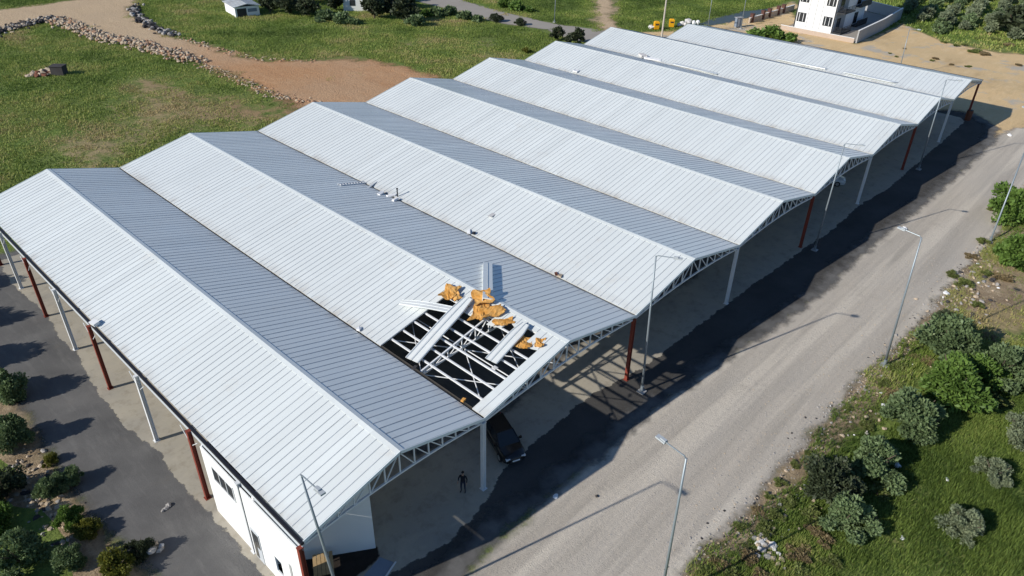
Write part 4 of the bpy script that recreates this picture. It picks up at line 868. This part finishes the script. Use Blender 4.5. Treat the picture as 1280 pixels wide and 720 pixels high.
def get(kind, var):
    key = (kind, var)
    if key not in CROWN:
        P = {'olive': (24, 8200, .085, 'leaf_olive', 1.45, .08, .36), 'green': (24, 8200, .09, 'leaf_green', 1.3, .05, .36), 'dark': (26, 8600, .075, 'leaf_dark', 1.35, .05, .36), 'pale': (18, 5600, .075, 'leaf_grey', 1.15, .04, .36), 'yellow': (18, 5200, .09, 'leaf_yellow', 1.1, .03, .36),
             'weed': (8, 1300, .12, 'leaf_weed', .62, .0, .36), 'dry': (8, 1100, .12, 'leaf_dry', .5, .0, .38),
             'orchard': (13, 850, .26, 'leaf_grey', 1.35, .25, .46), 'orchard2': (13, 850, .26, 'leaf_olive', 1.35, .25, .46), 'tree': (20, 1500, .20, 'leaf_dark', 2.1, .35, .42), 'bush': (14, 800, .25, 'leaf_olive', 1.2, .0, .46), 'bushg': (14, 1000, .22, 'leaf_green', 1.1, .0, .46)}[kind]
        seed = hash(kind) % 1 + sum(map(ord, kind)) * 10 + var
        CROWN[key] = (crown(seed, *P), stems(seed, 5, .9, P[4]))
    return CROWN[key]
def plant(kind, var, p, r, label, group=None, name='shrub', cat='shrub', hs=1., z=0):
    o = thing(name, label, cat, (p[0], p[1], z), random.uniform(0, 6.28), group); o.scale = (r, r, r * hs); f, s = get(kind, var)
    link('foliage', f, o); link('trunk', s, o); return o
def mpx(p): return FPX / np.linalg.norm(np.array([p[0], p[1], 1.]) - CAM)    # photo pixels per metre at a place
def shrub_at(kind, var, cx, cy, rpx, label, group=None, hs=1., name='shrub', cat='shrub'):
    p = at(cx, cy); r = rpx / mpx(p); p = at(cx, cy + rpx * .35); return plant(kind, var, p, r, label, group, name, cat, hs)
gr = 'shrubs on the grass bank right of the road'
for a in [('olive', 0, 1184, 436, 34, 'grey green shrub beside the dark rubbish, topmost of the big bushes by the road'), ('green', 0, 1186, 484, 38, 'bright green shrub between the grey green ones right of the middle lamp'), ('green', 1, 1218, 470, 26, 'smaller bright green shrub with upright shoots touching a grey green one'),
          ('olive', 1, 1243, 466, 30, 'round grey green shrub right of the bright green bushes'), ('olive', 2, 1137, 528, 34, 'grey green shrub below the bright green bush, by the pale stones'), ('olive', 3, 1090, 578, 31, 'grey green shrub between the dark round bush and a grey green one above it'),
          ('dark', 0, 1034, 606, 36, 'dark round shrub at the edge of the gravel road'), ('olive', 1, 1052, 650, 30, 'grey green shrub just below the dark round bush'), ('pale', 0, 1201, 656, 25, 'pale round shrub alone low in the dark grass'), ('pale', 1, 1241, 592, 20, 'small pale shrub alone in the middle of the dark grass'),
          ('pale', 2, 1276, 540, 24, 'pale shrub cut by the right border of the photo'), ('green', 2, 1272, 265, 30, 'green shrub at the right border beyond the last road lamp'), ('green', 3, 1268, 322, 26, 'low green bush right of the last road lamp'), ('olive', 2, 1292, 470, 30, 'grey green bush mostly out of frame at the right border'),
          ('dark', 1, 1176, 400, 12, 'small dark bush above the big grey green shrub')]:
    shrub_at(*a, gr)
gr = 'weeds along the outer road edge'
gg = random.Random(21)
for i, (x_, y_, r_) in enumerate([(1205, 352, 12), (1222, 380, 10), (1188, 340, 9), (1203, 400, 13), (1232, 340, 9), (1170, 470, 10), (1143, 445, 8), (1128, 430, 7), (1080, 528, 11), (1060, 510, 8), (1010, 565, 8), (992, 578, 8), (975, 600, 10), (960, 618, 9), (945, 635, 9), (925, 655, 10), (985, 625, 14), (960, 660, 15), (935, 690, 16), (900, 700, 16), (1000, 690, 18), (1040, 700, 14), (880, 712, 14), (1120, 455, 12), (1165, 430, 9), (1215, 420, 10), (1255, 345, 12), (1245, 260, 10), (1228, 300, 10), (1212, 318, 8), (970, 640, 12), (1015, 660, 14), (1105, 478, 10), (1095, 610, 18), (1062, 585, 14), (1012, 640, 18), (1110, 560, 16), (1150, 500, 16), (1165, 520, 14), (1210, 500, 18), (1030, 668, 16), (1000, 715, 18), (950, 715, 18), (1085, 650, 14), (1120, 490, 13), (1160, 450, 12), (915, 715, 16), (1235, 420, 10), (1250, 500, 14)]):
    shrub_at('weed' if gg.random() < .72 else 'dry', i % 3, x_, y_, r_, 'low straggly weed clump on the stony road edge', gr, .7, 'weed', 'weed')
gr = 'shrubs at the left lower border'
for a in [('olive', 0, 8, 490, 25, 'grey green shrub at the left border casting the widest shadow on the asphalt'), ('olive', 1, 20, 545, 25, 'grey green shrub below the shrub with the widest shadow, left border'), ('olive', 3, 66, 612, 19, 'grey green shrub on the verge halfway down the left lane, behind a slim one'), ('olive', 2, 92, 598, 14, 'slim olive shrub at the very edge of the left lane'),
          ('green', 1, 88, 648, 18, 'small green shrub beside the left lane above the yellow green ones'), ('yellow', 0, 110, 662, 16, 'yellow green shrub at the lane edge above the brightest yellow one'), ('olive', 3, 30, 698, 32, 'broad grey green shrub low in the bottom left corner'), ('yellow', 1, 146, 708, 26, 'brightest yellow green shrub at the bottom edge by the stone pile'),
          ('dark', 1, 8, 612, 28, 'dark bush cut by the left border on the brown soil'), ('olive', 2, 92, 702, 20, 'olive bush between the broad corner shrub and the yellow shrub at the bottom'), ('yellow', 2, 66, 575, 10, 'tiny yellowish shrub on the tan soil by the lane'), ('dark', 1, 175, 690, 17, 'dark little bush behind the stone pile'), ('green', 2, -12, 660, 26, 'green bush at the left border above the bottom corner')]:
    a = list(a); a[4] *= .88; shrub_at(*a, gr, 1.15)
gr = 'tall shrubs just left of the photo'
for i, (tx, ty, h) in enumerate([(17, 352, 4.5), (46, 388, 5.0), (46, 437, 4.0)]):
    p = at(tx, ty); b = np.array([p[0] - SH[0] * h * 1.75, p[1] - SH[1] * h * 1.75]); plant(['olive', 'dark'][i % 2], i % 4, b, h / 2.0, 'tall bushy shrub on the left verge throwing a long shadow across the asphalt lane', gr, 'tall_shrub', 'shrub', 1.35)

# orchard and far trees
gr = 'trees of the far orchard'
gg = random.Random(5)
ex, ey = np.array([.985, .17]), np.array([-.17, .985]); orch = px((1128, 20), (1100, -30), (1330, -40), (1330, 62), (1282, 62), (1262, 52), (1225, 44), (1190, 36), (1172, 44))
org = at(1180, 30)[:2]; cnt = 0
for i in range(-16, 26):
    for j in range(-16, 18):
        q = org + ex * (i * 4.0 + gg.uniform(-.5, .5)) + ey * (j * 4.8 + gg.uniform(-.5, .5)) 
        if sdist(orch, np.array([q[0]]), np.array([q[1]]))[0] < 0 and gg.random() < .95:
            plant('orchard' if gg.random() < .6 else 'orchard2', gg.randrange(4), q, gg.uniform(1.25, 1.9), 'grey green orchard tree in the rows behind the sandy yard', gr, 'orchard_tree', 'tree', gg.uniform(.95, 1.2)); cnt += 1
print('orchard trees', cnt)
shrub_at('tree', 1, 1262, 36, 24, 'large dark grey bush at the orchard corner, right border', None, .6, 'orchard_bush', 'bush')
gr = 'dark trees by the farmhouse'
for i, (x_, y_, r_, lb) in enumerate([(338, 10, 12, 'dark tree right behind the white farm shed'), (362, 12, 13, 'dark tree second right of the white farm shed'), (386, 14, 13, 'dark tree left of the grey brown bush'), (408, 20, 12, 'grey brown bush left of the farmhouse wall'), (430, 23, 12, 'grey brown bush in front of the farmhouse'), (446, 6, 10, 'dark tree above the farmhouse roof'), (468, 16, 15, 'large dark tree right of the farmhouse'), (488, 12, 15, 'tall dark tree in the middle of the tree row'), (505, 20, 14, 'dark tree left of the round grey bush'), (520, 26, 12, 'round grey green bush at the right end of the tree row'), (470, -6, 14, 'dark tree at the upper border above the tree row'), (402, -6, 14, 'dark tree at the upper border left of the farmhouse'), (512, 4, 11, 'dark tree at the upper border by the far road'), (352, 2, 11, 'dark tree at the upper border right of the farm shed'), (376, 0, 12, 'dark tree at the upper border between two lower dark trees'), (420, 8, 11, 'dark tree close left of the farmhouse roof'), (492, -4, 13, 'dark tree at the upper border above the tallest tree'), (440, 26, 8, 'grey brown bush lowest in front of the farmhouse')]):
    shrub_at('tree' if i not in (3, 4, 9, 17) else 'bush', i % 3, x_, y_ + 2, r_, lb, gr, .85, 'dark_tree', 'tree')
gr = 'bushes along the far road'
for i, (k, x_, y_, r_, lb) in enumerate([('bush', 545, 16, 9, 'grey bush beside the pale reed left of the far road'), ('bushg', 533, 18, 8, 'light green reedy bush between the tree row and the far road'), ('bush', 563, 15, 9, 'grey green bush at the near edge of the far road'), ('bush', 582, 21, 9, 'grey green bush at the end of the roadside hedge'), ('bush', 596, 24, 7, 'smaller bush closing the roadside hedge'), ('dark', 620, 24, 8, 'single round bush standing at the near edge of the far road'), ('dark', 650, 29, 7, 'small round topped tree alone beside the far road'), ('tree', 697, 48, 9, 'dark green shrub rising behind the sixth ridge, left one'), ('tree', 722, 50, 9, 'dark green shrub rising behind the sixth ridge, right one'), ('tree', 710, 54, 6, 'little dark shrub between two shrubs behind the sixth ridge'),
                             ('bushg', 646, 9, 10, 'green bush beyond the far road by the dark soil'), ('bushg', 660, 12, 7, 'low green bush beyond the far road beside the lamp post'), ('bushg', 630, 6, 8, 'green bush beyond the far road near the upper border'), ('yellow', 657, 63, 6, 'yellow flowering clump in the grass behind the fifth roof bay')]):
    shrub_at(k, i % 3, x_, y_, r_, lb, gr, .9, 'bush', 'bush')
for (x_, y_, r_, lb) in ((945, 46, 13, 'green thicket left part behind the last roof bay'), (963, 45, 15, 'tall green thicket middle behind the last roof bay'), (980, 48, 13, 'green thicket right end beside the sand'), (846, 46, 8, 'low green bush at the gable of the last roof bay')):
    shrub_at('bushg', int(x_) % 3, x_, y_, r_, lb, 'green thicket behind the last bay', .8, 'thicket', 'bush')
gr = 'low scrub on the sand'
for i, (x_, y_, r_) in enumerate([(1130, 60, 3), (1112, 66, 3), (1120, 70, 3), (1168, 72, 5), (1205, 55, 5), (1218, 62, 8), (1232, 66, 8), (1195, 56, 5), (1210, 82, 4), (1190, 80, 4), (1165, 75, 4), (1245, 48, 8), (1272, 80, 5), (1180, 52, 5), (1225, 47, 6), (1260, 55, 8)]):
    shrub_at('weed' if i % 3 else 'dry', i % 3, x_, y_, r_, 'low scrub clump on the open sand behind the shed', gr, .6, 'scrub', 'scrub')

# grass: blades in tufts
def grass(name, label, poly, dens, h, wd, seed, blades=3, avoid=.2, lim=120, dryk=1., rag=0.):
    g = np.random.default_rng(seed); lo, hi = poly.min(0), poly.max(0); A = (hi - lo).prod(); n = int(A * dens); X = g.uniform(lo[0], hi[0], n); Y = g.uniform(lo[1], hi[1], n)
    D = np.stack([X, Y, np.zeros(n)], 1) - CAM; L = D @ CR; u = 640 + FPX * L[:, 0] / -L[:, 2]; v = 360 - FPX * L[:, 1] / -L[:, 2]
    k = (u > -lim) & (u < 1280 + lim) & (v > -lim) & (v < 720 + lim); X, Y = X[k], Y[k]
    k = sdist(poly, X, Y) < 0; X, Y = X[k], Y[k]; pd = paved(X, Y); mask = (pd > avoid + rag * (fbm(X, Y, .22, 77) - .5)) | ((blob(X, Y, 432, 97, 4, 2.5) > .45) & (g.random(len(X)) < .6)); X, Y, pd = X[mask], Y[mask], pd[mask]
    dr = dryness(X, Y); f = fbm(X, Y, .35, 31); f2 = fbm(X, Y, .07, 41); keep = g.random(len(X)) < np.clip(1.25 - 1.3 * np.clip(dr, 0, 1) * dryk + (f - .5) * 2.2, .03, 1); X, Y, dr, f, f2 = X[keep], Y[keep], dr[keep], f[keep], f2[keep]
    n = len(X); Z = relief(X, Y); m = n * blades; ix = np.repeat(np.arange(n), blades); a = g.uniform(0, 2 * np.pi, m); ln = g.uniform(.15, .8, m); hh = h * np.repeat(.45 + 1.1 * f, blades) * g.uniform(.5, 1.3, m) * (1 - .5 * np.clip(dr[ix], 0, 1))
    bx = X[ix] + g.normal(0, wd * 1.5, m); by = Y[ix] + g.normal(0, wd * 1.5, m); sx, sy = -np.sin(a) * wd, np.cos(a) * wd
    P = np.empty((m, 3, 3)); P[:, 0] = np.stack([bx - sx, by - sy, Z[ix] - .02], 1); P[:, 1] = np.stack([bx + sx, by + sy, Z[ix] - .02], 1); P[:, 2] = np.stack([bx + np.cos(a) * hh * ln, by + np.sin(a) * hh * ln, Z[ix] + hh], 1)
    me = bpy.data.meshes.new(name); me.vertices.add(3 * m); me.vertices.foreach_set('co', P.ravel().astype(np.float32)); me.loops.add(3 * m); me.loops.foreach_set('vertex_index', np.arange(3 * m, dtype=np.int32)); me.polygons.add(m); me.polygons.foreach_set('loop_start', np.arange(0, 3 * m, 3, dtype=np.int32))
    at_ = me.attributes.new('tint', 'FLOAT', 'FACE'); f3 = fbm(X, Y, .17, 91); tn = np.clip(.42 + 1.0 * (f2[ix] - .5) + .5 * (f[ix] - .5) + .8 * (f3[ix] - .5) + .45 * np.clip(dr[ix], 0, 1) + g.normal(0, .13, m), 0, 1); at_.data.foreach_set('value', tn.astype(np.float32))
    me.update(calc_edges=True); me.materials.append(M['grass']); print(name, m); return tag(link(name, me), label, None, None, 'stuff')
near = px((840, 740), (900, 700), (960, 660), (1010, 640), (1070, 570), (1130, 520), (1180, 440), (1225, 430), (1290, 430), (1420, 400), (1420, 760), (1280, 900), (900, 900))
side = px((1100, 480), (1150, 420), (1200, 350), (1250, 290), (1275, 220), (1400, 180), (1420, 430), (1280, 440), (1180, 450))
grass('meadow_grass', 'dark meadow grass covering the lower right bank', near, 125, .29, .024, 51, 3, .3, rag=3.)
grass('bank_grass', 'thin dry grass on the tan bank beside the far part of the road', side, 26, .32, .035, 52, 3, .4, rag=4.)
verge = px((850, 735), (862, 705), (890, 675), (930, 640), (962, 600), (1000, 560), (1052, 500), (1078, 466), (1112, 440), (1150, 402), (1182, 360), (1212, 330), (1243, 295), (1262, 262), (1290, 270), (1230, 350), (1180, 430), (1130, 500), (1080, 560), (1030, 620), (985, 680), (960, 740))
grass('verge_weeds', 'straggly grass and weeds growing along the stony road verge', verge, 40, .32, .032, 56, 3, .55, dryk=.25, rag=4.5)
lefta = np.array([(-70, 58), (-60, 215), (190, 215), (190, 62), (118, 55), (102, 56), (60, 56)])
grass('field_grass', 'rough green grass on the fields behind the shed', lefta, 20, .27, .055, 53, 2, .3, rag=9.)
fieldr = np.array([(118, 55), (190, 48), (190, 215), (330, 60), (330, -60), (180, -60), (125, -25)])
grass('orchard_grass', 'bright grass between the orchard rows and along the far fields', fieldr, 3, .45, .15, 54, 2, .5)
